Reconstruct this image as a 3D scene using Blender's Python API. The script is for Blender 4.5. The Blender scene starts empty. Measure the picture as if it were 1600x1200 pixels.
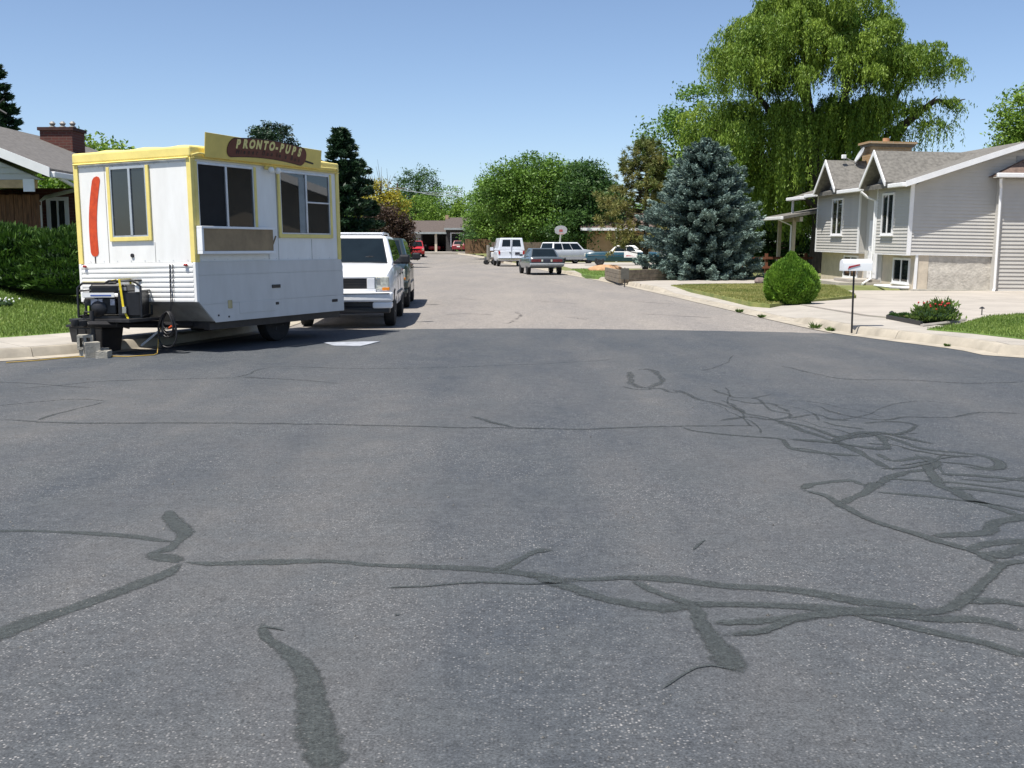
import bpy, math, random
import numpy as np
from mathutils import Vector, Matrix
R = math.radians
scene = bpy.context.scene
COL = scene.collection
random.seed(7)

# ------------------------------------------------------------------ camera, sky, sun, exposure
CAM_H, FPX, HOR = 1.45, 1700.0, 385.0
PITCH = math.atan((600 - HOR) / FPX)
cam_d = bpy.data.cameras.new('camera')
cam = bpy.data.objects.new('camera', cam_d)
COL.objects.link(cam)
cam.location = (0, 0, CAM_H)
cam.rotation_euler = (math.pi / 2 - PITCH, 0, 0)
cam_d.sensor_width = 36.0
cam_d.lens = 36.0 * FPX / 1600.0
cam_d.clip_start = 0.05
cam_d.clip_end = 6000
scene.camera = cam

SUN_EL, SUN_H = R(66), Vector((-0.73, -0.68, 0)).normalized()
world = bpy.data.worlds.new('World')
scene.world = world
world.use_nodes = True
wn = world.node_tree.nodes
bg = wn['Background']
sky = wn.new('ShaderNodeTexSky')
sky.sky_type = 'NISHITA'
sky.sun_disc = False
sky.sun_elevation = SUN_EL
sky.sun_rotation = math.atan2(SUN_H.x, SUN_H.y) % (2 * math.pi)
sky.altitude = 1300
sky.air_density = 0.8
sky.dust_density = 2.0
sky.ozone_density = 1.5
world.node_tree.links.new(sky.outputs[0], bg.inputs[0])
bg.inputs[1].default_value = 0.113

sun_d = bpy.data.lights.new('sun', 'SUN')
sun_d.energy = 5.0
sun_d.angle = R(0.53)
sun_d.color = (1.0, 0.955, 0.88)
sun = bpy.data.objects.new('sun', sun_d)
COL.objects.link(sun)
sv = Vector((SUN_H.x * math.cos(SUN_EL), SUN_H.y * math.cos(SUN_EL), math.sin(SUN_EL)))
sun.rotation_euler = sv.to_track_quat('Z', 'Y').to_euler()
sun.location = (-30, -20, 60)

scene.view_settings.view_transform = 'Standard'
scene.view_settings.look = 'None'
scene.view_settings.exposure = 0.52
scene.view_settings.gamma = 1.0
scene.view_settings.use_curve_mapping = False

# ------------------------------------------------------------------ helpers
def ray(px, py):
    c, s = math.cos(PITCH), math.sin(PITCH)
    a, b = (px - 800) / FPX, -(py - 600) / FPX
    return Vector((a, c + b * s, -s + b * c))

def G(px, py, z=0.0):
    """point of the horizontal plane z seen at a spot of the photograph"""
    r = ray(px, py)
    t = (z - CAM_H) / r.z
    return Vector((r.x * t, r.y * t, z))

def P(px, py, Y):
    """point at ground distance Y seen at a spot of the photograph"""
    r = ray(px, py)
    t = Y / r.y
    return Vector((r.x * t, Y, CAM_H + r.z * t))

def sstep(a, b, x):
    t = np.clip((x - a) / (b - a), 0, 1)
    return t * t * (3 - 2 * t)

def far_z(Y):
    return 0.72 * sstep(92, 140, np.asarray(Y, float))

MATS = {}
def _nodes(name):
    m = bpy.data.materials.new(name)
    m.use_nodes = True
    return m, m.node_tree.nodes, m.node_tree.links, m.node_tree.nodes['Principled BSDF']

def mat(name, col, rough=0.7, var=0.12, scale=6.0, metal=0.0, bump=0.0, bscale=40.0, spec=0.5, coat=0.0,
        col2=None, scale2=None, stretch=None, emit=None, trans=0.0):
    """a procedural material: base colour broken up by two octaves of noise, optional relief"""
    if name in MATS:
        return MATS[name]
    m, N, L, b = _nodes(name)
    tc = N.new('ShaderNodeTexCoord')
    src = tc.outputs['Object']
    if stretch:
        mp = N.new('ShaderNodeMapping')
        mp.inputs['Scale'].default_value = stretch
        L.new(src, mp.inputs[0]); src = mp.outputs[0]
    nz = N.new('ShaderNodeTexNoise')
    nz.inputs['Scale'].default_value = scale
    nz.inputs['Detail'].default_value = 6
    nz.inputs['Roughness'].default_value = 0.62
    L.new(src, nz.inputs['Vector'])
    ramp = N.new('ShaderNodeValToRGB')
    c2 = col2 or tuple(max(0, c * (1 - 1.6 * var)) for c in col)
    c1 = tuple(min(1, c * (1 + var)) for c in col)
    ramp.color_ramp.elements[0].position = 0.32
    ramp.color_ramp.elements[1].position = 0.68
    ramp.color_ramp.elements[0].color = (*c2, 1)
    ramp.color_ramp.elements[1].color = (*c1, 1)
    L.new(nz.outputs['Fac'], ramp.inputs[0])
    L.new(ramp.outputs[0], b.inputs['Base Color'])
    b.inputs['Roughness'].default_value = rough
    b.inputs['Metallic'].default_value = metal
    b.inputs['Specular IOR Level'].default_value = spec
    if coat:
        b.inputs['Coat Weight'].default_value = coat
        b.inputs['Coat Roughness'].default_value = 0.06
    if trans:
        b.inputs['Transmission Weight'].default_value = trans
    if emit:
        b.inputs['Emission Color'].default_value = (*emit[0], 1)
        b.inputs['Emission Strength'].default_value = emit[1]
    if bump:
        n2 = N.new('ShaderNodeTexNoise')
        n2.inputs['Scale'].default_value = bscale
        n2.inputs['Detail'].default_value = 4
        L.new(src, n2.inputs['Vector'])
        bp = N.new('ShaderNodeBump')
        bp.inputs['Strength'].default_value = bump
        bp.inputs['Distance'].default_value = 0.02
        L.new(n2.outputs['Fac'], bp.inputs['Height'])
        L.new(bp.outputs[0], b.inputs['Normal'])
    MATS[name] = m
    return m

def leaf_mat(name, ca, cb, transl=0.3, rough=0.55):
    if name in MATS:
        return MATS[name]
    m, N, L, b = _nodes(name)
    at = N.new('ShaderNodeAttribute'); at.attribute_name = 'tint'
    ramp = N.new('ShaderNodeValToRGB')
    ramp.color_ramp.elements[0].color = (*ca, 1)
    ramp.color_ramp.elements[1].color = (*cb, 1)
    L.new(at.outputs['Fac'], ramp.inputs[0])
    L.new(ramp.outputs[0], b.inputs['Base Color'])
    b.inputs['Roughness'].default_value = rough
    b.inputs['Specular IOR Level'].default_value = 0.35
    tr = N.new('ShaderNodeBsdfTranslucent')
    L.new(ramp.outputs[0], tr.inputs[0])
    mx = N.new('ShaderNodeMixShader'); mx.inputs[0].default_value = transl
    L.new(b.outputs[0], mx.inputs[1]); L.new(tr.outputs[0], mx.inputs[2])
    L.new(mx.outputs[0], N['Material Output'].inputs[0])
    MATS[name] = m
    return m

def glass_mat(name, col, rough=0.04, spec=0.5):
    return mat(name, col, rough=rough, var=0.15, scale=2.0, spec=spec)

class MB:
    def __init__(s): s.v = []; s.f = []
    def add(s, vs, fs):
        o = len(s.v); s.v += [tuple(v) for v in vs]; s.f += [tuple(i + o for i in f) for f in fs]; return s
    def hexa(s, p):   # p: 4 bottom (ccw) + 4 top
        return s.add(p, [(3, 2, 1, 0), (4, 5, 6, 7), (0, 1, 5, 4), (1, 2, 6, 5), (2, 3, 7, 6), (3, 0, 4, 7)])
    def box(s, x0, x1, y0, y1, z0, z1):
        return s.hexa([(x0, y0, z0), (x1, y0, z0), (x1, y1, z0), (x0, y1, z0), (x0, y0, z1), (x1, y0, z1), (x1, y1, z1), (x0, y1, z1)])
    def prism(s, poly, axis, a, b):
        """poly of 2-D points extruded along axis from a to b"""
        def mk(p, t):
            return {'x': (t, p[0], p[1]), 'y': (p[0], t, p[1]), 'z': (p[0], p[1], t)}[axis]
        n = len(poly)
        vs = [mk(p, a) for p in poly] + [mk(p, b) for p in poly]
        fs = [tuple(range(n))[::-1], tuple(range(n, 2 * n))] + [(i, (i + 1) % n, (i + 1) % n + n, i + n) for i in range(n)]
        return s.add(vs, fs)
    def cyl(s, p0, p1, r0, r1=None, n=12):
        return s.tube([p0, p1], [r0, r0 if r1 is None else r1], n)
    def tube(s, pts, r, n=8, closed=False):
        pts = [Vector(p) for p in pts]; m = len(pts)
        if not hasattr(r, '__len__'): r = [r] * m
        vs, fs = [], []
        prev = None
        for i, p in enumerate(pts):
            if closed: t = pts[(i + 1) % m] - pts[i - 1]
            else: t = pts[min(i + 1, m - 1)] - pts[max(i - 1, 0)]
            t.normalize()
            if prev is None:
                a = Vector((0, 0, 1)) if abs(t.z) < 0.9 else Vector((1, 0, 0))
                u = t.cross(a).normalized()
            else:
                u = prev - t * prev.dot(t)
                u = u.normalized() if u.length > 1e-6 else t.cross(Vector((1, 0, 0))).normalized()
            prev = u; w = t.cross(u)
            for k in range(n):
                a = 2 * math.pi * k / n
                vs.append(p + (u * math.cos(a) + w * math.sin(a)) * r[i])
        rng_ = m if closed else m - 1
        for i in range(rng_):
            j = (i + 1) % m
            for k in range(n):
                k2 = (k + 1) % n
                fs.append((i * n + k, i * n + k2, j * n + k2, j * n + k))
        if not closed:
            fs.append(tuple(range(n))[::-1]); fs.append(tuple((m - 1) * n + k for k in range(n)))
        return s.add(vs, fs)
    def lathe(s, prof, c, axis, n=20):
        """prof: (radius, along) ; axis 'y' or 'z' or 'x'"""
        vs, fs = [], []
        for r, t in prof:
            for k in range(n):
                a = 2 * math.pi * k / n
                u, w = r * math.cos(a), r * math.sin(a)
                vs.append({'z': (c[0] + u, c[1] + w, c[2] + t), 'y': (c[0] + u, c[1] + t, c[2] + w), 'x': (c[0] + t, c[1] + u, c[2] + w)}[axis])
        for i in range(len(prof) - 1):
            for k in range(n):
                k2 = (k + 1) % n
                fs.append((i * n + k, i * n + k2, (i + 1) * n + k2, (i + 1) * n + k))
        fs.append(tuple(range(n))[::-1]); fs.append(tuple((len(prof) - 1) * n + k for k in range(n)))
        return s.add(vs, fs)
    def ball(s, c, r, nu=12, nv=8, jit=0.0, rnd=None):
        if not hasattr(r, '__len__'): r = (r, r, r)
        vs, fs = [], []
        for i in range(nv + 1):
            th = math.pi * i / nv
            for k in range(nu):
                a = 2 * math.pi * k / nu
                q = 1 + (rnd.uniform(-jit, jit) if rnd and 0 < i < nv else 0)
                vs.append((c[0] + r[0] * q * math.sin(th) * math.cos(a), c[1] + r[1] * q * math.sin(th) * math.sin(a), c[2] + r[2] * q * math.cos(th)))
        for i in range(nv):
            for k in range(nu):
                k2 = (k + 1) % nu
                fs.append((i * nu + k, (i + 1) * nu + k, (i + 1) * nu + k2, i * nu + k2))
        return s.add(vs, fs)
    def loft(s, rings, cap=True):
        n = len(rings[0]); vs = [p for r in rings for p in r]; fs = []
        for i in range(len(rings) - 1):
            for k in range(n):
                k2 = (k + 1) % n
                fs.append((i * n + k, i * n + k2, (i + 1) * n + k2, (i + 1) * n + k))
        if cap:
            fs.append(tuple(range(n))[::-1]); fs.append(tuple((len(rings) - 1) * n + k for k in range(n)))
        return s.add(vs, fs)

def tag(o, label=None, cat=None, group=None, kind=None):
    if label: o['label'] = label
    if cat: o['category'] = cat
    if group: o['group'] = group
    if kind: o['kind'] = kind
    return o

def fix_normals(me):
    import bmesh
    bm = bmesh.new(); bm.from_mesh(me)
    bmesh.ops.recalc_face_normals(bm, faces=bm.faces)
    bm.to_mesh(me); bm.free()

def mk(name, mb, m, parent=None, loc=None, rot=None, smooth=None, bevel=0.0, seg=2, **kw):
    me = bpy.data.meshes.new(name)
    me.from_pydata(mb.v, [], mb.f)
    fix_normals(me)
    me.materials.append(m)
    o = bpy.data.objects.new(name, me)
    COL.objects.link(o)
    if parent: o.parent = parent
    if loc is not None: o.location = loc
    if rot is not None: o.rotation_euler = rot
    if smooth is not None:
        me.polygons.foreach_set('use_smooth', [True] * len(me.polygons))
        me.set_sharp_from_angle(angle=R(smooth))
    if bevel:
        b = o.modifiers.new('bevel', 'BEVEL'); b.width = bevel; b.segments = seg; b.limit_method = 'ANGLE'; b.angle_limit = R(35)
    tag(o, **kw)
    return o

def empty(name, loc=(0, 0, 0), rot=(0, 0, 0), label=None, cat=None, group=None):
    o = bpy.data.objects.new(name, None)
    o.empty_display_size = 0.3
    COL.objects.link(o)
    o.location = loc; o.rotation_euler = rot
    return tag(o, label, cat, group)

def leaves(name, Pn, U, V, tint, m, parent=None, **kw):
    """one mesh of leaf-shaped quads: centres, half length vectors, half width vectors, a tint per leaf"""
    n = len(Pn)
    vs = np.empty((n, 4, 3), np.float32)
    vs[:, 0] = Pn - U; vs[:, 1] = Pn + V - U * 0.1; vs[:, 2] = Pn + U; vs[:, 3] = Pn - V - U * 0.1
    me = bpy.data.meshes.new(name)
    me.vertices.add(n * 4); me.loops.add(n * 4); me.polygons.add(n)
    me.vertices.foreach_set('co', vs.reshape(-1))
    me.loops.foreach_set('vertex_index', np.arange(n * 4, dtype=np.int32))
    me.polygons.foreach_set('loop_start', np.arange(0, n * 4, 4, dtype=np.int32))
    me.update(calc_edges=True)
    a = me.attributes.new('tint', 'FLOAT', 'FACE')
    a.data.foreach_set('value', np.clip(tint, 0, 1).astype(np.float32))
    me.materials.append(m)
    o = bpy.data.objects.new(name, me)
    COL.objects.link(o)
    if parent: o.parent = parent
    tag(o, **kw)
    return o

def unit(a):
    return a / (np.linalg.norm(a, axis=1, keepdims=True) + 1e-9)

def rand_unit(rng, n):
    return unit(rng.normal(size=(n, 3)))

def perp(d, rng):
    r = rand_unit(rng, len(d))
    return unit(np.cross(d, r))

def inside(poly, x, y):
    x = np.asarray(x); y = np.asarray(y)
    r = np.zeros(x.shape, bool); n = len(poly)
    for i in range(n):
        x0, y0 = poly[i][0], poly[i][1]; x1, y1 = poly[i - 1][0], poly[i - 1][1]
        c = ((y0 > y) != (y1 > y)) & (x < (x1 - x0) * (y - y0) / (y1 - y0 + 1e-12) + x0)
        r ^= c
    return r

def smooth_path(pts, n=8):
    """Catmull-Rom through 2-D points"""
    p = [Vector((q[0], q[1])) for q in pts]
    p = [p[0] * 2 - p[1]] + p + [p[-1] * 2 - p[-2]]
    out = []
    for i in range(1, len(p) - 2):
        for k in range(n):
            t = k / n
            a, b, c, d = p[i - 1], p[i], p[i + 1], p[i + 2]
            out.append(0.5 * ((2 * b) + (c - a) * t + (2 * a - 5 * b + 4 * c - d) * t * t + (3 * b - a - 3 * c + d) * t ** 3))
    out.append(p[-2])
    return out

def resample(path, step):
    d = [0]
    for a, b in zip(path[:-1], path[1:]): d.append(d[-1] + (b - a).length)
    xs = np.array([p.x for p in path]); ys = np.array([p.y for p in path])
    n = max(2, int(d[-1] / step)); s = np.linspace(0, d[-1], n + 1)
    return [Vector((x, y)) for x, y in zip(np.interp(s, d, xs), np.interp(s, d, ys))]

def path_dist(path, x, y):
    """distance of points to a polyline and its side (+ = left of travel)"""
    px = np.array([p.x for p in path]); py = np.array([p.y for p in path])
    best = np.full(x.shape, 1e9); side = np.zeros(x.shape)
    for i in range(len(px) - 1):
        dx, dy = px[i + 1] - px[i], py[i + 1] - py[i]
        t = np.clip(((x - px[i]) * dx + (y - py[i]) * dy) / (dx * dx + dy * dy), 0, 1)
        ex, ey = x - (px[i] + t * dx), y - (py[i] + t * dy)
        d = np.hypot(ex, ey); m = d < best
        best[m] = d[m]; side[m] = np.sign(dx * (y - py[i]) - dy * (x - px[i]))[m]
    return best * side
# ------------------------------------------------------------------ setting materials
def asphalt_mat(name, base, warm, cool, speck, sp_amt, grain=1.0, edge=False):
    m, N, L, b = _nodes(name)
    tc = N.new('ShaderNodeTexCoord')
    def noise(sc, det=4, ro=0.6, vec=None):
        n = N.new('ShaderNodeTexNoise'); n.inputs['Scale'].default_value = sc; n.inputs['Detail'].default_value = det
        n.inputs['Roughness'].default_value = ro; L.new(vec or tc.outputs['Object'], n.inputs['Vector']); return n
    def mixc(f, a, c):
        x = N.new('ShaderNodeMix'); x.data_type = 'RGBA'
        if isinstance(f, float): x.inputs[0].default_value = f
        else: L.new(f, x.inputs[0])
        for i, q in ((6, a), (7, c)):
            if isinstance(q, tuple): x.inputs[i].default_value = (*q, 1)
            else: L.new(q, x.inputs[i])
        return x.outputs[2]
    def ramp(src, a, c):
        r = N.new('ShaderNodeMapRange'); r.inputs[1].default_value = a; r.inputs[2].default_value = c
        L.new(src, r.inputs[0]); return r.outputs[0]
    mp = N.new('ShaderNodeMapping'); mp.inputs['Rotation'].default_value = (0, 0, R(24)); mp.inputs['Scale'].default_value = (1.0, 0.22, 1)
    L.new(tc.outputs['Object'], mp.inputs[0])
    big = noise(0.55, 5, 0.6, mp.outputs[0]); mid = noise(2.1, 6, 0.65)
    c = mixc(ramp(big.outputs['Fac'], 0.42, 0.66), cool, warm)
    c = mixc(ramp(mid.outputs['Fac'], 0.42, 0.75), c, base)
    fine = noise(95.0 * grain, 3, 0.7)
    g = N.new('ShaderNodeMix'); g.data_type = 'RGBA'; g.blend_type = 'MULTIPLY'; g.inputs[0].default_value = 1.0
    rr = N.new('ShaderNodeValToRGB'); rr.color_ramp.elements[0].position = 0.3; rr.color_ramp.elements[1].position = 0.7
    rr.color_ramp.elements[0].color = (0.50, 0.50, 0.50, 1); rr.color_ramp.elements[1].color = (1.50, 1.50, 1.50, 1)
    L.new(fine.outputs['Fac'], rr.inputs[0]); L.new(c, g.inputs[6]); L.new(rr.outputs[0], g.inputs[7])
    c = g.outputs[2]
    for sc_, lo, hi in ((24.0, .80, 1.20), (7.0, .88, 1.12)):      # coarser grain that still reads some metres away
        gz = noise(sc_ * grain, 4, 0.75)
        g2 = N.new('ShaderNodeMix'); g2.data_type = 'RGBA'; g2.blend_type = 'MULTIPLY'; g2.inputs[0].default_value = 1.0
        r2_ = N.new('ShaderNodeValToRGB'); r2_.color_ramp.elements[0].position = .34; r2_.color_ramp.elements[1].position = .66
        r2_.color_ramp.elements[0].color = (lo, lo, lo, 1); r2_.color_ramp.elements[1].color = (hi, hi, hi, 1)
        L.new(gz.outputs['Fac'], r2_.inputs[0]); L.new(c, g2.inputs[6]); L.new(r2_.outputs[0], g2.inputs[7]); c = g2.outputs[2]
    vo = N.new('ShaderNodeTexVoronoi'); vo.inputs['Scale'].default_value = 85.0 * grain
    L.new(tc.outputs['Object'], vo.inputs['Vector'])
    sep = N.new('ShaderNodeSeparateColor'); L.new(vo.outputs['Color'], sep.inputs[0])
    sp = ramp(sep.outputs[0], 1.0 - sp_amt, 1.0)
    near = ramp(vo.outputs['Distance'], 0.55, 0.2)
    worn = ramp(noise(0.9, 4, 0.6).outputs['Fac'], 0.35, 0.62)
    mul = N.new('ShaderNodeMath'); mul.operation = 'MULTIPLY'; L.new(sp, mul.inputs[0]); L.new(near, mul.inputs[1])
    mul2 = N.new('ShaderNodeMath'); mul2.operation = 'MULTIPLY'; L.new(mul.outputs[0], mul2.inputs[0]); L.new(worn, mul2.inputs[1])
    c = mixc(mul2.outputs[0], c, speck)
    dark = ramp(sep.outputs[1], 0.93, 1.0)
    mul3 = N.new('ShaderNodeMath'); mul3.operation = 'MULTIPLY'; L.new(dark, mul3.inputs[0]); mul3.inputs[1].default_value = 0.55
    c = mixc(mul3.outputs[0], c, tuple(x * 0.35 for x in base))
    L.new(c, b.inputs['Base Color'])
    b.inputs['Roughness'].default_value = 0.86
    b.inputs['Specular IOR Level'].default_value = 0.3
    bp = N.new('ShaderNodeBump'); bp.inputs['Strength'].default_value = 0.35; bp.inputs['Distance'].default_value = 0.006
    L.new(fine.outputs['Fac'], bp.inputs['Height']); L.new(bp.outputs[0], b.inputs['Normal'])
    if edge:      # ragged, worn-through margins: cover fades to the strip's border and is broken by noise
        at = N.new('ShaderNodeAttribute'); at.attribute_name = 'cover'
        n1 = noise(26.0, 5, 0.7)
        ad = N.new('ShaderNodeMath'); ad.operation = 'ADD'; L.new(at.outputs['Fac'], ad.inputs[0]); L.new(n1.outputs['Fac'], ad.inputs[1])
        al = N.new('ShaderNodeMapRange'); al.inputs[1].default_value = 0.70; al.inputs[2].default_value = 1.10; al.inputs[4].default_value = 0.88
        L.new(ad.outputs[0], al.inputs[0]); L.new(al.outputs[0], b.inputs['Alpha'])
        b.inputs['Roughness'].default_value = 0.7
    return m

M_ASPH = asphalt_mat('dark asphalt', (0.071, 0.077, 0.082), (0.104, 0.103, 0.102), (0.055, 0.062, 0.071), (0.32, 0.31, 0.30), 0.30, 1.2)
M_ROAD = asphalt_mat('old asphalt', (0.235, 0.212, 0.190), (0.265, 0.240, 0.212), (0.205, 0.190, 0.176), (0.36, 0.34, 0.31), 0.10, 0.7)
M_TAR = asphalt_mat('tar seal', (0.050, 0.057, 0.056), (0.058, 0.064, 0.061), (0.044, 0.051, 0.052), (0.19, 0.19, 0.18), 0.09, 1.25, edge=True)
M_CONC = mat('pale concrete', (0.37, 0.34, 0.295), 0.85, 0.10, 1.3, bump=0.15, bscale=120)
M_DRIVE = mat('driveway concrete', (0.38, 0.345, 0.30), 0.85, 0.09, 0.8, bump=0.12, bscale=120)
M_KERB = mat('kerb concrete', (0.37, 0.33, 0.265), 0.88, 0.16, 2.2, bump=0.2, bscale=90)
M_SOIL = mat('soil', (0.16, 0.115, 0.075), 0.95, 0.25, 3.0, bump=0.4, bscale=30)
M_DIRTGRASS = mat('dry yard', (0.16, 0.165, 0.06), 0.95, 0.3, 0.9, col2=(0.10, 0.12, 0.035), bump=0.4, bscale=25)
M_TURF = mat('turf', (0.11, 0.18, 0.032), 0.95, 0.25, 2.2, col2=(0.075, 0.13, 0.022), bump=0.5, bscale=60)
M_TURFDRY = mat('dry turf', (0.24, 0.24, 0.08), 0.95, 0.25, 1.4, col2=(0.13, 0.175, 0.04), bump=0.5, bscale=60)
M_WHITE = mat('white paint', (0.78, 0.78, 0.76), 0.5, 0.04, 3)
M_WHITEMETAL = mat('white metal', (0.80, 0.81, 0.82), 0.35, 0.05, 3)
M_BLACK = mat('black plastic', (0.012, 0.012, 0.014), 0.45, 0.2, 8)
M_BLACKSTEEL = mat('black steel', (0.018, 0.017, 0.018), 0.5, 0.3, 10, bump=0.1)
M_RUBBER = mat('tyre rubber', (0.016, 0.016, 0.017), 0.8, 0.2, 12, bump=0.2, bscale=80)
M_RIM = mat('rim metal', (0.42, 0.42, 0.43), 0.35, 0.15, 8, metal=0.7)
M_CHROME = mat('chrome', (0.72, 0.72, 0.73), 0.12, 0.05, 5, metal=1.0)
M_GLASS = glass_mat('car glass', (0.008, 0.013, 0.016), 0.03, 0.35)
M_GLASS2 = glass_mat('window glass', (0.018, 0.022, 0.022), 0.02, 0.9)
M_RED = mat('red lens', (0.32, 0.012, 0.014), 0.2, 0.1, 6)
M_AMBER = mat('amber lens', (0.75, 0.24, 0.02), 0.2, 0.1, 6)
M_LENS = mat('clear lens', (0.60, 0.60, 0.52), 0.12, 0.25, 20, spec=0.8)
M_BARK = mat('bark', (0.10, 0.075, 0.055), 0.95, 0.35, 8, bump=0.6, bscale=20, stretch=(1, 1, 0.25))
M_BARKDARK = mat('dark bark', (0.045, 0.035, 0.028), 0.95, 0.35, 8, bump=0.6, bscale=20, stretch=(1, 1, 0.25))

# ------------------------------------------------------------------ ground and kerb lines
bw = 1500
mk('ground', MB().add([(-bw, -bw, -0.06), (bw, -bw, -0.06), (bw, 2 * bw, -0.06), (-bw, 2 * bw, -0.06)], [(0, 1, 2, 3)]), M_DIRTGRASS, kind='structure')

KR_ctrl = [(-24, 139), (-14, 134), (-7.0, 127), (-2.6, 110), (0.95, 80), (2.75, 60), (4.0, 46), (4.75, 34.7), (5.2, 26), (5.42, 21.5)]
KR_ctrl += [tuple(G(px, py).xy) for px, py in ((1312, 518), (1375, 527), (1445, 536), (1525, 546), (1602, 557))] + [(9.6, 13.3), (14, 12.2), (30, 10)]
KL_ctrl = [(-26, 122), (-17, 119.5), (-12.4, 113), (-9.6, 96), (-7.6, 70), (-6.2, 45), (-4.95, 28), (-4.35, 21.5), (-4.42, 18.6), (-4.78, 17.0),
           (-5.15, 15.9), (-5.8, 14.85), (-6.6, 14.0), (-8.6, 12.9), (-13, 11.5), (-30, 8.6)]
KR = resample(smooth_path(KR_ctrl), 0.5)
KL = resample(smooth_path(KL_ctrl), 0.5)

def kerb_h(p, right):
    if right:      # dropped kerb in front of the driveway
        return 0.13 - 0.10 * (sstep(20.3, 21.6, p.y) - sstep(33, 36, p.y))
    return 0.13

def offs(path, d):
    out = []
    for i, p in enumerate(path):
        t = (path[min(i + 1, len(path) - 1)] - path[max(i - 1, 0)]).normalized()
        out.append(p + Vector((-t.y, t.x)) * d)
    return out

def build_kerb(path, right):
    s = 1 if right else -1         # yard lies left of travel on the right kerb, right of travel on the left kerb
    lines = [(-0.28, lambda h: 0.006), (-0.02, lambda h: 0.012), (0.025, lambda h: h - 0.025), (0.05, lambda h: h), (0.16, lambda h: h + 0.002), (0.16, lambda h: -0.05)]
    rings = [offs(path, s * d) for d, _ in lines]
    root = empty('kerb'); tag(root, kind='structure')
    n = len(path); i0 = 0
    while i0 < n - 1:
        i1 = min(n - 1, i0 + (6 if path[i0].y < 62 else 60)); idx = list(range(i0, i1 + 1)); mb = MB(); m_ = len(idx)
        for (d, zf), rg in zip(lines, rings):
            for k, i in enumerate(idx):
                q = rg[i].copy()
                if k == 0: q += (rg[i + 1] - rg[i]).normalized() * .005
                if k == m_ - 1: q -= (rg[i] - rg[i - 1]).normalized() * .005
                mb.v.append((q.x, q.y, float(zf(kerb_h(path[i], right)) + far_z(path[i].y))))
        for j in range(len(lines) - 1):
            for k in range(m_ - 1): mb.f.append((j * m_ + k, j * m_ + k + 1, (j + 1) * m_ + k + 1, (j + 1) * m_ + k))
        L6 = len(lines)
        for k in (0, m_ - 1): mb.f.append(tuple(j * m_ + k for j in range(L6)))
        mk('kerb_length', mb, M_KERB, root, smooth=30); i0 = i1
build_kerb(KR, True); build_kerb(KL, False)

# streets: the old pale street runs under the newer dark overlay of the crossing
sy = np.concatenate([np.linspace(16, 110, 60), np.linspace(112, 150, 20)])
def x_at(path, y):
    ys = np.array([p.y for p in path]); xs = np.array([p.x for p in path])
    o = np.argsort(ys); return np.interp(y, ys[o], xs[o])
mb = MB()
KRs = [p for p in KR if p.y > 15.5]; KLs = [p for p in KL if p.y > 15.5]
for y in sy:
    for x in np.linspace(x_at(KLs, y) - 0.05, x_at(KRs, y) + 0.05, 5) if y < 119 else np.linspace(-60, x_at(KRs, min(y, 138)) + 3, 5):
        mb.v.append((x, y, -0.004 + float(far_z(y))))
for i in range(len(sy) - 1):
    for k in range(4):
        mb.f.append((i * 5 + k, i * 5 + k + 1, (i + 1) * 5 + k + 1, (i + 1) * 5 + k))
STREET = mk('street', mb, M_ROAD, kind='structure')
edge = [(-30, 19.0), (-12, 19.0)] + [tuple(G(x, y).xy) for x, y in ((470, 517), (540, 515.5), (620, 514.5), (720, 513.5), (800, 513), (900, 514), (1000, 515), (1100, 516.5), (1200, 518.5), (1300, 521))] + [(9, 18.2), (40, 17)]
rj = random.Random(3)
edge_f = []
for a, b_ in zip(edge[:-1], edge[1:]):
    for k in range(8):
        t = k / 8; edge_f.append((a[0] + (b_[0] - a[0]) * t, a[1] + (b_[1] - a[1]) * t + rj.uniform(-0.035, 0.035)))
edge_f.append(edge[-1])
mb = MB(); n = len(edge_f)
mb.v = [(x, y, 0.0) for x, y in edge_f] + [(x, -40, 0.0) for x, y in edge_f]
mb.f = [(i + n, i + 1 + n, i + 1, i) for i in range(n - 1)]
CROSS = mk('crossing', mb, M_ASPH, kind='structure')

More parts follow.
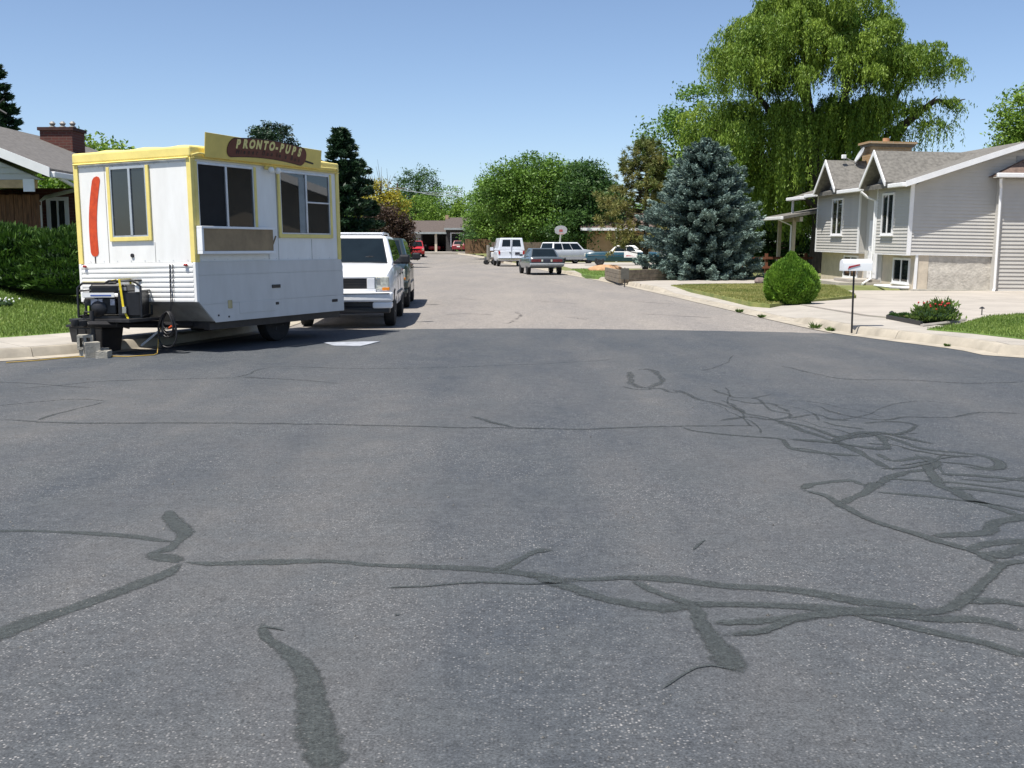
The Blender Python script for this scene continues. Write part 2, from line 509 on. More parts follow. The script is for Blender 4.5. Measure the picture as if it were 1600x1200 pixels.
# tar-sealed cracks: strips poured along the cracks of the crossing
def web(pts):
    return [(900 + x / 2.286, 540 + y / 2.286) for x, y in pts]
CR = [
 ([(-60, 828), (0, 830), (110, 832), (200, 838), (262, 845), (278, 848)], .030, .036),
 ([(258, 797), (272, 816), (284, 836), (271, 857), (244, 865), (262, 874), (283, 881)], .07, .05),
 ([(290, 878), (250, 900), (170, 930), (80, 960), (0, 995), (-70, 1025)], .05, .085),
 ([(275, 879), (350, 881), (440, 880), (520, 877), (600, 883), (690, 887), (770, 892), (815, 896), (870, 904), (912, 910)], .045, .04),
 ([(768, 893), (808, 877), (838, 863), (868, 858)], .06, .03),
 ([(870, 903), (920, 907), (990, 904), (1100, 912), (1250, 925), (1330, 938), (1455, 951)], .04, .05),
 ([(815, 898), (880, 915), (950, 940), (1040, 950), (1075, 945), (1200, 948), (1330, 955), (1450, 966), (1530, 970), (1620, 990)], .05, .06),
 ([(985, 906), (1040, 930), (1078, 946), (1098, 963), (1102, 987), (1118, 1012), (1150, 1054)], .04, .09),
 ([(1108, 973), (1200, 970), (1270, 964)], .03, .04),
 ([(1125, 997), (1190, 985), (1260, 966), (1340, 956), (1450, 958), (1505, 940), (1532, 924), (1556, 898), (1575, 880), (1625, 874)], .04, .06),
 ([(1248, 764), (1300, 779), (1322, 796), (1380, 820), (1450, 840), (1515, 860), (1570, 884)], .05, .06),
 ([(1250, 766), (1272, 756), (1330, 750), (1350, 758), (1374, 754), (1392, 745), (1424, 735)], .05, .05),
 ([(1308, 788), (1345, 771), (1374, 753)], .07, .06),
 ([(1366, 769), (1450, 775), (1500, 782), (1560, 790), (1620, 803)], .035, .04),
 ([(1378, 748), (1450, 752), (1530, 758), (1620, 770)], .035, .04),
 ([(1512, 861), (1542, 849), (1625, 845)], .05, .05),
 ([(1450, 838), (1530, 835), (1560, 816), (1625, 805)], .04, .06),
 ([(1500, 940), (1560, 938), (1620, 950)], .05, .05),
 ([(1330, 962), (1440, 985), (1540, 1005), (1620, 1030)], .03, .045),
 ([(1540, 872), (1580, 862), (1640, 850)], .06, .06),
 ([(-40, 652), (0, 655), (100, 661), (260, 661), (480, 663), (700, 668), (760, 668), (900, 671), (1000, 667), (1120, 666), (1235, 664)], .030, .032),
 ([(735, 650), (772, 662), (800, 668)], .04, .05),
 ([(56, 658), (100, 644), (135, 636), (170, 627)], .07, .04),
 ([(-20, 636), (60, 628), (120, 624), (172, 627)], .035, .03),
 ([(-30, 613), (80, 603), (180, 595), (300, 592), (372, 589), (402, 579), (440, 573), (560, 576), (700, 574), (900, 566), (985, 558)], .04, .03),
 ([(-20, 596), (60, 600), (150, 607)], .04, .03),
 ([(368, 589), (450, 593), (538, 600)], .05, .03),
 ([(408, 972), (418, 992), (448, 1020), (470, 1050), (484, 1090), (490, 1130), (494, 1165), (508, 1215)], .045, .092),
 ([(600, 920), (660, 915), (740, 911), (820, 914), (880, 912)], .012, .014),
 ([(1078, 862), (1086, 854), (1104, 842)], .02, .008),
 ([(610, 962), (622, 958)], .012, .01), ([(392, 984), (420, 978), (455, 986)], .012, .008),
 ([(1165, 1048), (1100, 1042), (1030, 1080)], .008, .006),
 (web([(200, 90), (255, 85), (295, 102), (303, 128), (262, 152), (210, 142), (188, 112), (203, 88)]), .10, .10),
 (web([(300, 160), (360, 160), (430, 190), (520, 210), (600, 240), (700, 262), (800, 300), (900, 332), (1000, 376), (1100, 432), (1178, 452)]), .08, .06),
 (web([(160, 145), (230, 158), (300, 152), (345, 168), (372, 160)]), .06, .05),
 (web([(368, 288), (450, 310), (640, 325), (740, 336), (780, 370), (900, 386), (1040, 396)]), .04, .05),
 (web([(498, 276), (600, 255), (700, 266), (765, 246), (690, 230), (640, 190), (560, 184), (478, 150)]), .05, .05),
 (web([(630, 192), (705, 174)]), .05, .04), (web([(608, 243), (560, 212), (515, 194)]), .05, .04),
 (web([(690, 264), (830, 290), (960, 332), (1060, 310), (1180, 330), (1285, 356)]), .05, .06),
 (web([(730, 333), (900, 345), (1000, 360), (1100, 367), (1112, 345), (1040, 310), (945, 330), (930, 350)]), .05, .07),
 (web([(846, 210), (950, 246), (1100, 266), (1180, 256), (1340, 258), (1440, 240), (1640, 246)]), .045, .04),
 (web([(720, 70), (830, 96), (960, 120), (1200, 124), (1400, 135), (1640, 130)]), .05, .04),
 (web([(1090, 318), (1240, 370), (1400, 386), (1500, 410), (1516, 430), (1470, 442), (1375, 430)]), .05, .05),
 (web([(1165, 452), (1275, 440), (1250, 400), (1130, 412), (1075, 384)]), .05, .05),
 (web([(1262, 420), (1290, 490), (1370, 522), (1430, 560), (1640, 620)]), .09, .06),
 (web([(1285, 460), (1420, 465), (1640, 488)]), .04, .04), (web([(1315, 508), (1450, 515), (1640, 545)]), .05, .05),
 (web([(1010, 280), (1130, 270), (1218, 286), (1178, 308), (1105, 322)]), .05, .05),
 (web([(870, 270), (960, 290), (1040, 300)]), .06, .05), (web([(540, 190), (620, 205), (700, 208), (760, 240)]), .05, .05),
 (web([(760, 262), (850, 245), (905, 262), (990, 268)]), .05, .05),
]
rt = random.Random(11)
rw_ = random.Random(31)
for k in range(15):      # the finest strands of the web on the right
    x, y = rw_.uniform(1080, 1560), 0
    y = 600 + (x - 1050) * .30 + rw_.uniform(-40, 45); a_ = rw_.uniform(-.5, .9); pts = []
    for _ in range(rw_.randint(4, 7)):
        pts.append((x, y)); a_ += rw_.uniform(-.7, .7); st_ = rw_.uniform(22, 48); x += st_ * math.cos(a_); y += st_ * .32 * math.sin(a_)
    CR.append((pts, .024, .020))
for i, (pts, w0, w1) in enumerate(CR):
    path = resample(smooth_path([G(x, y).xy for x, y in pts], 6), 0.06)
    jx = [rt.uniform(-1, 1) for _ in range(len(path) // 3 + 3)]; n = len(path)
    pj = []
    for k, p in enumerate(path):      # the strip follows a jagged crack
        t = (path[min(k + 1, n - 1)] - path[max(k - 1, 0)]).normalized()
        pj.append(p + Vector((-t.y, t.x)) * (0.020 * float(np.interp(k / 3, range(len(jx)), jx))))
    path = pj; mb = MB(); cov = []
    z = 0.0015 + 0.0003 * (i % 11)
    wob = [rt.uniform(0.6, 1.45) for _ in range(n // 4 + 3)]
    for k, p in enumerate(path):
        t = (path[min(k + 1, n - 1)] - path[max(k - 1, 0)]).normalized(); nn = Vector((-t.y, t.x))
        u = k / max(1, n - 1)
        cross = 1.0 + 0.75 * abs(t.x)         # strips running across the view are poured wider
        w = (w0 + (w1 - w0) * u) * float(np.interp(k / 4, range(len(wob)), wob)) * (0.50 if p.y < 8.5 else .42) * cross
        e = min(1.0, 0.35 + 8 * u, 0.45 + 8 * (1 - u))
        for f, c_ in ((1.35, 0.0), (0.5, 0.72), (-0.5, 0.72), (-1.35, 0.0)):
            q = p + nn * w * e * f * rt.uniform(0.85, 1.15)
            mb.v.append((q.x, q.y, z)); cov.append(c_ * (1.0 - .48 * float(sstep(6.5, 10.0, p.y))) * min(1, 12 * u + .2, 12 * (1 - u) + .2))
        if k: mb.f += [(4 * k - 4 + j, 4 * k - 3 + j, 4 * k + 1 + j, 4 * k + j) for j in range(3)]
    ts = mk('tar_seal', mb, M_TAR, CROSS)
    ts.data.attributes.new('cover', 'FLOAT', 'POINT').data.foreach_set('value', cov)

for i, pts in enumerate((((806, 487), (813, 493), (804, 500), (790, 506)), ((716, 466), (742, 468)), ((690, 492), (730, 490), (770, 492)), ((880, 494), (918, 499)), ((985, 470), (1050, 475)), ((700, 447), (760, 445)), ((640, 474), (690, 476)), ((840, 470), (900, 474)), ((780, 433), (830, 436)), ((1000, 490), (1110, 496)))):
    path = resample(smooth_path([G(x, y).xy for x, y in pts], 6), 0.12); mb = MB(); n = len(path)
    for k, p in enumerate(path):
        q = p + Vector((rt.uniform(-.05, .05), rt.uniform(-.05, .05))); w = rt.uniform(.015, .05) * min(1, .3 + 6 * k / n, .3 + 6 * (1 - k / n))
        mb.v += [(q.x, q.y + w, -.002), (q.x, q.y - w, -.002)]
        if k: mb.f.append((2 * k - 2, 2 * k - 1, 2 * k + 1, 2 * k))
    mk('crack', mb, mat('street crack', (.10, .09, .085), .9, .3, 9), STREET)
# loose grit lying on the crossing
rg = np.random.default_rng(77); mbg = MB()
for _ in range(420):
    y = 2.6 + 14 * rg.random() ** 1.6; x = rg.uniform(-.5, .5) * y * 1.05; r_ = rg.uniform(.003, .009)
    a_ = rg.uniform(0, 6.28, 3)
    vs = [(x + r_ * math.cos(t) * rg.uniform(.6, 1.3), y + r_ * math.sin(t) * rg.uniform(.6, 1.3), .001) for t in (0, 1.6, 3.1, 4.7)] + [(x, y, .001 + r_ * .9)]
    mbg.add(vs, [(0, 1, 4), (1, 2, 4), (2, 3, 4), (3, 0, 4)])
mk('grit', mbg, mat('grit stones', (.16, .155, .145), .9, .6, 40), kind='stuff', label='loose grit scattered on the dark crossing', cat='grit')

# ------------------------------------------------------------------ yards
def left_yard_z(x, y):
    d = -path_dist(KL, x, y)        # yard is right of travel
    rise = 0.42 * sstep(1.9, 8.0, d) + 0.70 * sstep(3.2, 7.5, d) * sstep(-9.2, -11.6, x)
    return np.where(d < 1.75, 0.07, 0.135 + rise) + far_z(y), d

def yard_grid(name, xs, ys, zf, m, thr):
    X, Y = np.meshgrid(xs, ys)
    Z, d = zf(X, Y)
    nx = len(xs); mb = MB()
    mb.v = [tuple(v) for v in np.stack([X, Y, Z], -1).reshape(-1, 3)]
    dk = d.reshape(-1)
    for j in range(len(ys) - 1):
        for i in range(nx - 1):
            q = (j * nx + i, j * nx + i + 1, (j + 1) * nx + i + 1, (j + 1) * nx + i)
            if min(dk[list(q)]) > thr: mb.f.append(q)
    return mk(name, mb, m, smooth=60, kind='structure')

def steps(*segs):
    out = []
    for a, b_, st in segs: out += list(np.arange(a, b_, st))
    return np.array(out + [segs[-1][1]])
yard_grid('front_yard', steps((-60, -16, 2.0), (-16, -3.9, 0.3)), steps((9, 13, .5), (13, 26, 0.3), (26, 119, 1.5)), left_yard_z, M_TURF, 0.2)

def right_yard_z(x, y):
    d = path_dist(KR, x, y)
    h = 0.13 - 0.10 * (sstep(20.3, 21.6, y) - sstep(33, 36, y)) * (1 - sstep(1.2, 3.0, d))
    return np.where(d < 1.45, h - 0.03, np.where((x > 7.4) & (y > 17.8) & (y < 36), -.05, np.maximum(h, .1) - 0.008)) + far_z(y), d
yard_grid('roadside_yard', steps((-12, 2, 1.0), (2, 14, 0.3), (14, 70, 2.0)), steps((10, 32, 0.3), (32, 60, 0.75), (60, 126, 1.5)), right_yard_z, M_DIRTGRASS, 0.2)

def sidewalk(path, right, w, y0, y1, step=1.25):
    s = 1 if right else -1
    p = resample(path, 0.25)
    p = [q for q in p if y0 < q.y < y1 and abs(q.x) < 24]
    root = empty('sidewalk', (0, 0, 0)); tag(root, kind='structure')
    k = int(step / 0.25)
    i = 0; rs = random.Random(5)
    ia = offs(p, s * 0.165); ib = offs(p, s * (0.165 + w))
    while i + k < len(p):
        mb = MB(); idx = [i, i + k // 2, i + k]
        top = []
        g = 0.006
        A = [ia[j] for j in idx]; B = [ib[j] for j in idx]
        def z(q): return float(kerb_h(p[idx[1]] if right else q, right) + far_z(q.y)) + rs.uniform(0, .003)
        zc = [float(kerb_h(p[j], right) + far_z(p[j].y)) + 0.003 for j in idx]
        zb = [max(v, 0.10 + float(far_z(p[j].y))) + 0.004 for v, j in zip(zc, idx)]
        t0 = (A[1] - A[0]).normalized() * g; t1 = (A[2] - A[1]).normalized() * g
        A[0] = A[0] + t0; B[0] = B[0] + t0; A[2] = A[2] - t1; B[2] = B[2] - t1
        vs = [(q.x, q.y, zz) for q, zz in zip(A, zc)] + [(q.x, q.y, zz) for q, zz in zip(B, zb)]
        vs += [(x, y, zz - 0.1) for x, y, zz in vs]
        fs = [(0, 1, 4, 3), (1, 2, 5, 4), (6, 9, 10, 7), (7, 10, 11, 8), (0, 3, 9, 6), (2, 8, 11, 5), (0, 6, 7, 1), (1, 7, 8, 2), (3, 4, 10, 9), (4, 5, 11, 10)]
        mb.add(vs, fs)
        mk('slab', mb, M_CONC, root)
        i += k
sidewalk(KR, True, 1.25, 12.0, 60)
sidewalk(KL, False, 1.65, 10.5, 40)

# driveway of the siding house: slabs with joints
drv = empty('driveway'); tag(drv, kind='structure')
def slab(poly, z, root, name='slab', m=M_DRIVE, th=0.1):
    mb = MB(); mb.prism([tuple(p[:2]) for p in poly], 'z', z - th, z)
    return mk(name, mb, m, root)
xs_ = [6.95, 9.6, 12.3, 15.0, 18.0, 22.0, 27.0]
ys_ = [18.2, 21.0, 24.0, 27.2, 30.6, 35.3]
def drive_z(x, y): return float(0.137 - 0.10 * sstep(22, 33, y))
for i in range(len(xs_) - 1):
    for j in range(len(ys_) - 1):
        x0, x1, y0, y1 = xs_[i] + .007, xs_[i + 1] - .007, ys_[j] + .007, ys_[j + 1] - .007
        xa, xb = x0, x0
        if i == 0:      # follows the sidewalk
            xa, xb = [float(max(6.6 if False else 0, x_at([p for p in KR if p.y > 17.3], yy))) + 1.43 for yy in (y0, y1)]
            if j == 0: xa = max(xa, 7.75)
            if j == 3: xb = 7.9
            if j == 4: xa, xb = 9.2, 10.9
        mbd = MB(); q4 = [(xa, y0), (x1, y0), (x1, y1), (xb, y1)]; zd = [drive_z(q[0], q[1]) + .0006 * ((i + j) % 3) for q in q4]
        mbd.hexa([(q[0], q[1], z - .12) for q, z in zip(q4, zd)] + [(q[0], q[1], z) for q, z in zip(q4, zd)]); mk('slab', mbd, M_DRIVE, drv)
walk = empty('garden_path'); tag(walk, kind='structure')
pw = [G(1000, 444, .13), G(1110, 443.2, .13), G(1225, 442.5, .13), G(1225, 438, .13), G(1100, 438, .13), G(1000, 438.6, .13)]
slab(pw[0:2] + pw[4:6], 0.136, walk); slab([pw[1] + Vector((.01, 0, 0)), pw[2], pw[3], pw[4] + Vector((.01, 0, 0))], 0.137, walk)

farm = empty('driveway'); tag(farm, kind='structure')
for k, (x0, x1) in enumerate(((3.6, 7.4), (7.42, 11.0), (11.02, 15.0))):
    slab([(x0, 66), (x1, 66), (x1, 91), (x0 - .6, 91)], .134 + .001 * (k % 2), farm)
LAWN_MID = [G(x, y, .15) for x, y in ((1048, 446), (1120, 444), (1215, 443.6), (1305, 446), (1338, 461), (1290, 466), (1203, 475), (1172, 472), (1108, 458))]
LAWN_NEAR = [G(x, y, .15) for x, y in ((1448, 514), (1500, 506), (1545, 494), (1600, 490), (1760, 488), (1800, 560), (1600, 529), (1520, 520))]
LAWN_FAR = [G(x, y, .13) for x, y in ((893, 421), (945, 420), (958, 430), (950, 433.5), (915, 430.5))]
for poly, m in ((LAWN_MID, M_TURFDRY), (LAWN_NEAR, M_TURF), (LAWN_FAR, M_TURF)):
    mb = MB(); mb.prism([tuple(p[:2]) for p in poly], 'z', -.05, 0.146)
    mk('lawn', mb, m, kind='structure')

def grass(name, poly, n, zf, h, ma, seed, spread=0.02):
    rng = np.random.default_rng(seed)
    x0, x1 = min(p[0] for p in poly), max(p[0] for p in poly); y0, y1 = min(p[1] for p in poly), max(p[1] for p in poly)
    x = rng.uniform(x0, x1, n); y = rng.uniform(y0, y1, n)
    k = inside([(p[0], p[1]) for p in poly], x, y); x, y = x[k], y[k]; n = len(x)
    z = zf(x, y)
    patch = 0.5 + 0.5 * np.sin(x * 1.7 + 1.3 * np.sin(y * 0.9)) * np.sin(y * 1.3 + x * .6)
    hh = h * rng.uniform(0.5, 1.3, n)
    d = np.stack([rng.normal(0, .45, n), rng.normal(0, .45, n), np.ones(n)], -1)
    d = unit(d) * (hh / 2)[:, None]
    a = rng.uniform(0, 2 * math.pi, n)
    V = np.stack([np.cos(a), np.sin(a), np.zeros(n)], -1) * rng.uniform(.004, .009, n)[:, None]
    Pn = np.stack([x, y, z], -1) + d * 0.9
    leaves(name, Pn, d, V, 0.55 * patch + rng.normal(0.22, .2, n), ma, kind='stuff', label='short mown grass of the lawn', cat='grass')
MG = leaf_mat('grass blades', (0.075, 0.140, 0.018), (0.25, 0.32, 0.075), 0.3)
MGD = leaf_mat('dry grass blades', (0.11, 0.155, 0.028), (0.40, 0.36, 0.14), 0.3)
grass('grass', LAWN_NEAR, 60000, lambda x, y: 0.146 + 0 * x, 0.05, MG, 1)
grass('grass', LAWN_MID, 80000, lambda x, y: 0.146 + 0 * x, 0.05, MGD, 2)
grass('grass', LAWN_FAR, 5000, lambda x, y: 0.146 + 0 * x, 0.07, MG, 3)
LEFT_LAWN = [(-15.5, 12), (-4, 12), (-4, 26), (-15.5, 26)]
rngl = np.random.default_rng(4)
gx, gy = rngl.uniform(-15.5, -5.2, 150000), rngl.uniform(12.5, 26, 150000)
gz, gd = left_yard_z(gx, gy)
kk = gd > 1.84; gx, gy, gz = gx[kk], gy[kk], gz[kk]
n = len(gx); dd = unit(np.stack([rngl.normal(0, .45, n), rngl.normal(0, .45, n), np.ones(n)], -1)) * (0.03 * rngl.uniform(.5, 1.4, n))[:, None]
aa = rngl.uniform(0, 6.28, n)
leaves('grass', np.stack([gx, gy, gz], -1) + dd * .9, dd, np.stack([np.cos(aa), np.sin(aa), 0 * aa], -1) * .007,
       0.5 + 0.3 * np.sin(gx * 1.1 + np.sin(gy)) * np.sin(gy * .8) + rngl.normal(0, .2, n), MG, kind='stuff', label='green grass of the left front yard', cat='grass')
# ------------------------------------------------------------------ concession trailer
M_TWHITE = mat('trailer white', (0.79, 0.79, 0.77), 0.5, 0.03, 3.0, bump=0.06, bscale=5, col2=(0.735, 0.73, 0.705), stretch=(1.6, 1.6, .5))
M_TSHADE = mat('trailer white shaded', (0.58, 0.58, 0.57), 0.45, 0.04, 3.0, bump=0.06, bscale=4, col2=(0.545, 0.545, 0.53), stretch=(1.6, 1.6, .5))  # trailer white with the shade of the long side darkened into the colour
M_YEL = mat('trailer yellow', (0.80, 0.66, 0.21), 0.5, 0.08, 3)
M_YELS = mat('sign yellow', (0.72, 0.58, 0.16), 0.55, 0.08, 3)
M_ALU = mat('aluminium', (0.55, 0.57, 0.60), 0.35, 0.08, 5, metal=0.6)
M_GREYMET = mat('grey sheet metal', (0.30, 0.29, 0.27), 0.55, 0.25, 2.5, metal=0.2)
M_BROWN = mat('brown hardboard', (0.28, 0.20, 0.11), 0.6, 0.15, 4)
M_DOGRED = mat('red painted batter', (0.56, 0.060, 0.010), 0.55, 0.15, 12, col2=(0.44, 0.04, 0.008))
M_DOGBRN = mat('brown painted batter', (0.115, 0.022, 0.013), 0.55, 0.15, 12)
M_DARKIN = mat('dark interior', (0.012, 0.012, 0.013), 0.9, 0.2, 3)  # near-black colour stands in for the shade inside open hatch and carport
M_INK = mat('dark paint', (0.012, 0.010, 0.012), 0.6, 0.1, 3)
M_LET = mat('cream lettering', (0.74, 0.66, 0.27), 0.55, 0.06, 6)
M_STRAP = mat('yellow webbing', (0.80, 0.62, 0.02), 0.7, 0.1, 20)
M_CORD = mat('yellow cord', (0.45, 0.29, 0.05), 0.6, 0.1, 20)
M_BULB = mat('bulb glass', (0.85, 0.85, 0.82), 0.15, 0.02, 2)

T_ANG = math.atan2(0.91, 0.414)
T_LOC = Vector((-4.25, 14.75, 0.0))
TR = empty('concession_trailer', T_LOC, (R(-1.1), 0, T_ANG), 'white concession trailer with yellow trim and a corn dog roof sign', 'trailer')
bpy.context.view_layer.update()
TM = TR.matrix_world.copy()
TMZ = Matrix.Translation(T_LOC) @ Matrix.Rotation(T_ANG, 4, 'Z')
LEN, WID = 3.50, 2.06

def fb(mb, face, a0, a1, z0, z1, o0, o1):
    if face == 'side': return mb.box(a0, a1, -o1, -o0, z0, z1)
    return mb.box(-o1, -o0, a0, a1, z0, z1)

mk('wall', MB().box(0, LEN, 0, WID, 1.235, 2.64), M_TWHITE, TR, bevel=0.01)
low = [(0.012, 1.245), (0.012, 0.70), (0.31, 0.43), (LEN + .04, 0.40), (LEN + .05, 1.12), (LEN, 1.245)]
mk('lower_body', MB().prism(low, 'y', -0.012, WID + 0.012), M_TSHADE, TR)
def xfront(z): return 0.012 if z > 0.70 else 0.012 + (0.70 - z) / 0.27 * 0.30
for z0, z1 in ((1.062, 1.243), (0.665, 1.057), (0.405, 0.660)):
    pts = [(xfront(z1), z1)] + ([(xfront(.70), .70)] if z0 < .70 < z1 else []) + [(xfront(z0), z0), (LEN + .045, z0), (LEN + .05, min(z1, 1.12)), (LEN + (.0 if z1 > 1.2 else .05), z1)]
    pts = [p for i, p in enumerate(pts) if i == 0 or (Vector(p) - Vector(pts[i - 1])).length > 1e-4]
    mk('side_panel', MB().prism(pts, 'y', -0.020, -0.013), M_TSHADE, TR)
# corrugated siding of the tongue end
prof = []
zz = 0.70; k = 0
while zz < 1.235:
    prof += [(-0.004, zz), (-0.020, zz + 0.006), (-0.026, zz + 0.030), (-0.020, zz + 0.052), (-0.004, zz + 0.060)]
    zz += 0.0668
prof = [p for p in prof if p[1] < 1.238]
mk('corrugated_siding', MB().prism([(0.010, 0.70)] + prof + [(0.010, 1.237)], 'y', 0.03, WID - 0.03), M_TWHITE, TR, smooth=50)
mk('corner_post', MB().box(-0.024, 0.03, -0.022, 0.028, 0.70, 1.24), M_TWHITE, TR, bevel=.008)
mk('corner_post', MB().box(-0.024, 0.03, WID - .028, WID + 0.022, 0.70, 1.24), M_TWHITE, TR, bevel=.008)
mk('front_pan', MB().hexa([(-0.004, -.014, .690), (0.300, -.014, .420), (0.300, WID + .014, .420), (-0.004, WID + .014, .690), (0.012, -.014, .698), (0.312, -.014, .430), (0.312, WID + .014, .430), (0.012, WID + .014, .698)]), M_GREYMET, TR)
# roof with its yellow band
mk('roof_band', MB().box(-0.03, LEN + .03, -0.03, WID + .03, 2.632, 2.785), M_YEL, TR, bevel=.03, seg=3)
mb = MB(); nx, ny = 30, 24
for i in range(nx + 1):
    for j in range(ny + 1):
        x, y = -0.02 + (LEN + .04) * i / nx, -0.02 + (WID + .04) * j / ny
        e = min(i, nx - i, 4) / 4 * min(j, ny - j, 4) / 4
        mb.v.append((x, y, 2.775 + 0.055 * e ** .5 + (0.014 * math.sin(y * 9.2) * math.cos(x * 2.0) if e > 0 else 0)))
for i in range(nx):
    for j in range(ny):
        a = i * (ny + 1) + j; mb.f.append((a, a + ny + 1, a + ny + 2, a + 1))
mk('roof', mb, M_YEL, TR, smooth=60)
mb = MB(); mb.tube([(-.035, y, 2.628) for y in np.linspace(0, WID, 12)], .012, 6); mb.tube([(x, -.035, 2.628) for x in np.linspace(0, LEN, 12)], .012, 6)
mk('drip_rail', mb, M_YEL, TR, smooth=60)
for nm, b6 in (('corner_trim', (-.022, .075, -.022, .055)), ('corner_trim', (-.022, .075, WID - .06, WID + .022)), ('corner_trim', (LEN - .06, LEN + .02, -.022, .06))):
    mk(nm, MB().box(b6[0], b6[1], b6[2], b6[3], 1.236, 2.631), M_YEL, TR, bevel=.006)
mk('seam_strip', MB().box(-.014, 0.0, .06, WID - .065, 2.585, 2.630), mat('zinc strip', (.42, .43, .45), .5, .2, 6, metal=.4), TR)

def trailer_window(face, a0, a1, z0, z1, mull, t=0.055, open_side=None, bars=()):
    w = MB()
    fb(w, face, a0 - t, a0, z0 - t, z1, 0.004, 0.030); fb(w, face, a1, a1 + t, z0 - t, z1, 0.004, 0.030)
    fb(w, face, a0, a1, z0 - t, z0, 0.004, 0.029)
    win = mk('window', w, M_YEL, TR, bevel=.004)
    s = MB(); q = 0.022
    fb(s, face, a0, a0 + q, z0, z1, 0.003, 0.024); fb(s, face, a1 - q, a1, z0, z1, 0.003, 0.024)
    fb(s, face, a0 + q, a1 - q, z0, z0 + q, 0.003, 0.023); fb(s, face, a0 + q, a1 - q, z1 - q * 1.6, z1, 0.003, 0.023)
    for mm in mull: fb(s, face, mm - .02, mm + .02, z0 + q, z1 - q * 1.6, 0.003, 0.027)
    for (b0, b1, bz) in bars: fb(s, face, b0, b1, bz - .012, bz + .012, 0.003, 0.020)
    mk('sash', s, M_ALU, win, bevel=.003)
    ed = [a0 + q] + [x for mm in mull for x in (mm - .02, mm + .02)] + [a1 - q]
    for i in range(0, len(ed), 2):
        pn = MB(); fb(pn, face, ed[i], ed[i + 1], z0 + q, z1 - q * 1.6, 0.002, 0.008 if open_side != i // 2 else 0.003)
        mk('pane', pn, M_DARKIN if open_side == i // 2 else M_GLASS2, win)
    return win
trailer_window('front', 0.765, 1.41, 1.60, 2.565, [1.06])
trailer_window('side', 0.10, 1.31, 1.69, 2.585, [0.70], open_side=0)
trailer_window('side', 1.93, 3.24, 1.635, 2.585, [2.60], bars=[(2.62, 3.22, 2.13)])  # crossbar added in place of a pale line showing in the glass
mk('blind', MB().box(2.42, 2.57, -.0105, -.0085, 1.66, 2.50), mat('pale curtain', (.25, .28, .29), .8, .1, 5), TR)
# serving shelf folded down under the hatch
sh = mk('serving_shelf', MB().box(0.06, 1.60, -.105, -.080, 1.385, 1.690), M_BROWN, TR)
fr = MB()
fr.box(0.02, 1.63, -.125, -.024, 1.690, 1.722); fr.box(0.02, 1.63, -.122, -.024, 1.345, 1.385)
fr.box(0.02, 0.06, -.122, -.024, 1.386, 1.689)
mk('shelf_frame', fr, M_WHITEMETAL, sh, bevel=.005)
mk('shelf_bracket', MB().tube([(1.66, -.03, 1.44), (1.74, -.05, 1.60)], .012, 6), M_BROWN, sh)
# bulbs over the gap between the windows
for a in (1.60, 1.76):
    lb = mk('lamp', MB().cyl((a, -.02, 2.60), (a + .01, -.08, 2.585), .035, .028, 10), M_YEL, TR, smooth=40)
    mk('bulb', MB().ball((a + .012, -.115, 2.555), .048, 14, 10), M_BULB, lb, smooth=80)
# roof sign
SB, ST = Vector((0, -.075, 2.70)), Vector((0, -.17, 3.0))
DZ = -.055
def sgn(a, z, o=0.0):
    t = (z - 2.70) / 0.30
    q = SB.lerp(ST, t); nrm = Vector((0, -.30, -.095)).normalized()
    return Vector((a, q.y, z + DZ)) + nrm * o
def sgn_poly(pts, o0, o1):
    n = len(pts); mb = MB()
    mb.add([sgn(a, z, o0) for a, z in pts] + [sgn(a, z, o1) for a, z in pts], [tuple(range(n))[::-1], tuple(range(n, 2 * n))] + [(i, (i + 1) % n, (i + 1) % n + n, i + n) for i in range(n)])
    return mb
board = mk('sign_board', sgn_poly([(.21, 2.70), (2.93, 2.715), (2.85, 2.985), (.13, 3.015)], -.012, 0.0), M_YELS, TR)
def arc_c(u):     # centre line of the painted corn dog
    return 0.62 + 1.86 * u, 2.848 + 0.052 * (1 - (2 * u - 0.95) ** 2)
def sausage(r, n=160):
    up, dn = [], []
    for i in range(n + 1):
        u = i / n; a, z = arc_c(u)
        e = min(u, 1 - u) * 1.86
        h = r * math.sqrt(max(0, 1 - (max(0, r - e) / r) ** 2))
        up.append((a, z + h)); dn.append((a, z - h))
    return up[:] + dn[::-1][1:-1]
mk('corn_dog_rim', sgn_poly(sausage(.131), 0.002, 0.005), M_INK, board)
mk('corn_dog_painting', sgn_poly(sausage(.122), 0.006, 0.009), M_DOGBRN, board)
mk('stick_painting', sgn_poly([(2.47, 2.815), (2.70, 2.790), (2.70, 2.766), (2.47, 2.787)], 0.002, 0.006), M_INK, board)
def glyph(c, size, off):
    cu = bpy.data.curves.new('glyph', 'FONT'); cu.body = c; cu.size = size; cu.offset = off; cu.align_x = 'CENTER'
    ob = bpy.data.objects.new('glyph', cu); COL.objects.link(ob)
    dg = bpy.context.evaluated_depsgraph_get(); me = ob.evaluated_get(dg).to_mesh()
    vs = [v.co.copy() for v in me.vertices]; fs = [tuple(p.vertices) for p in me.polygons]
    ob.evaluated_get(dg).to_mesh_clear(); bpy.data.objects.remove(ob); bpy.data.curves.remove(cu)
    return vs, fs
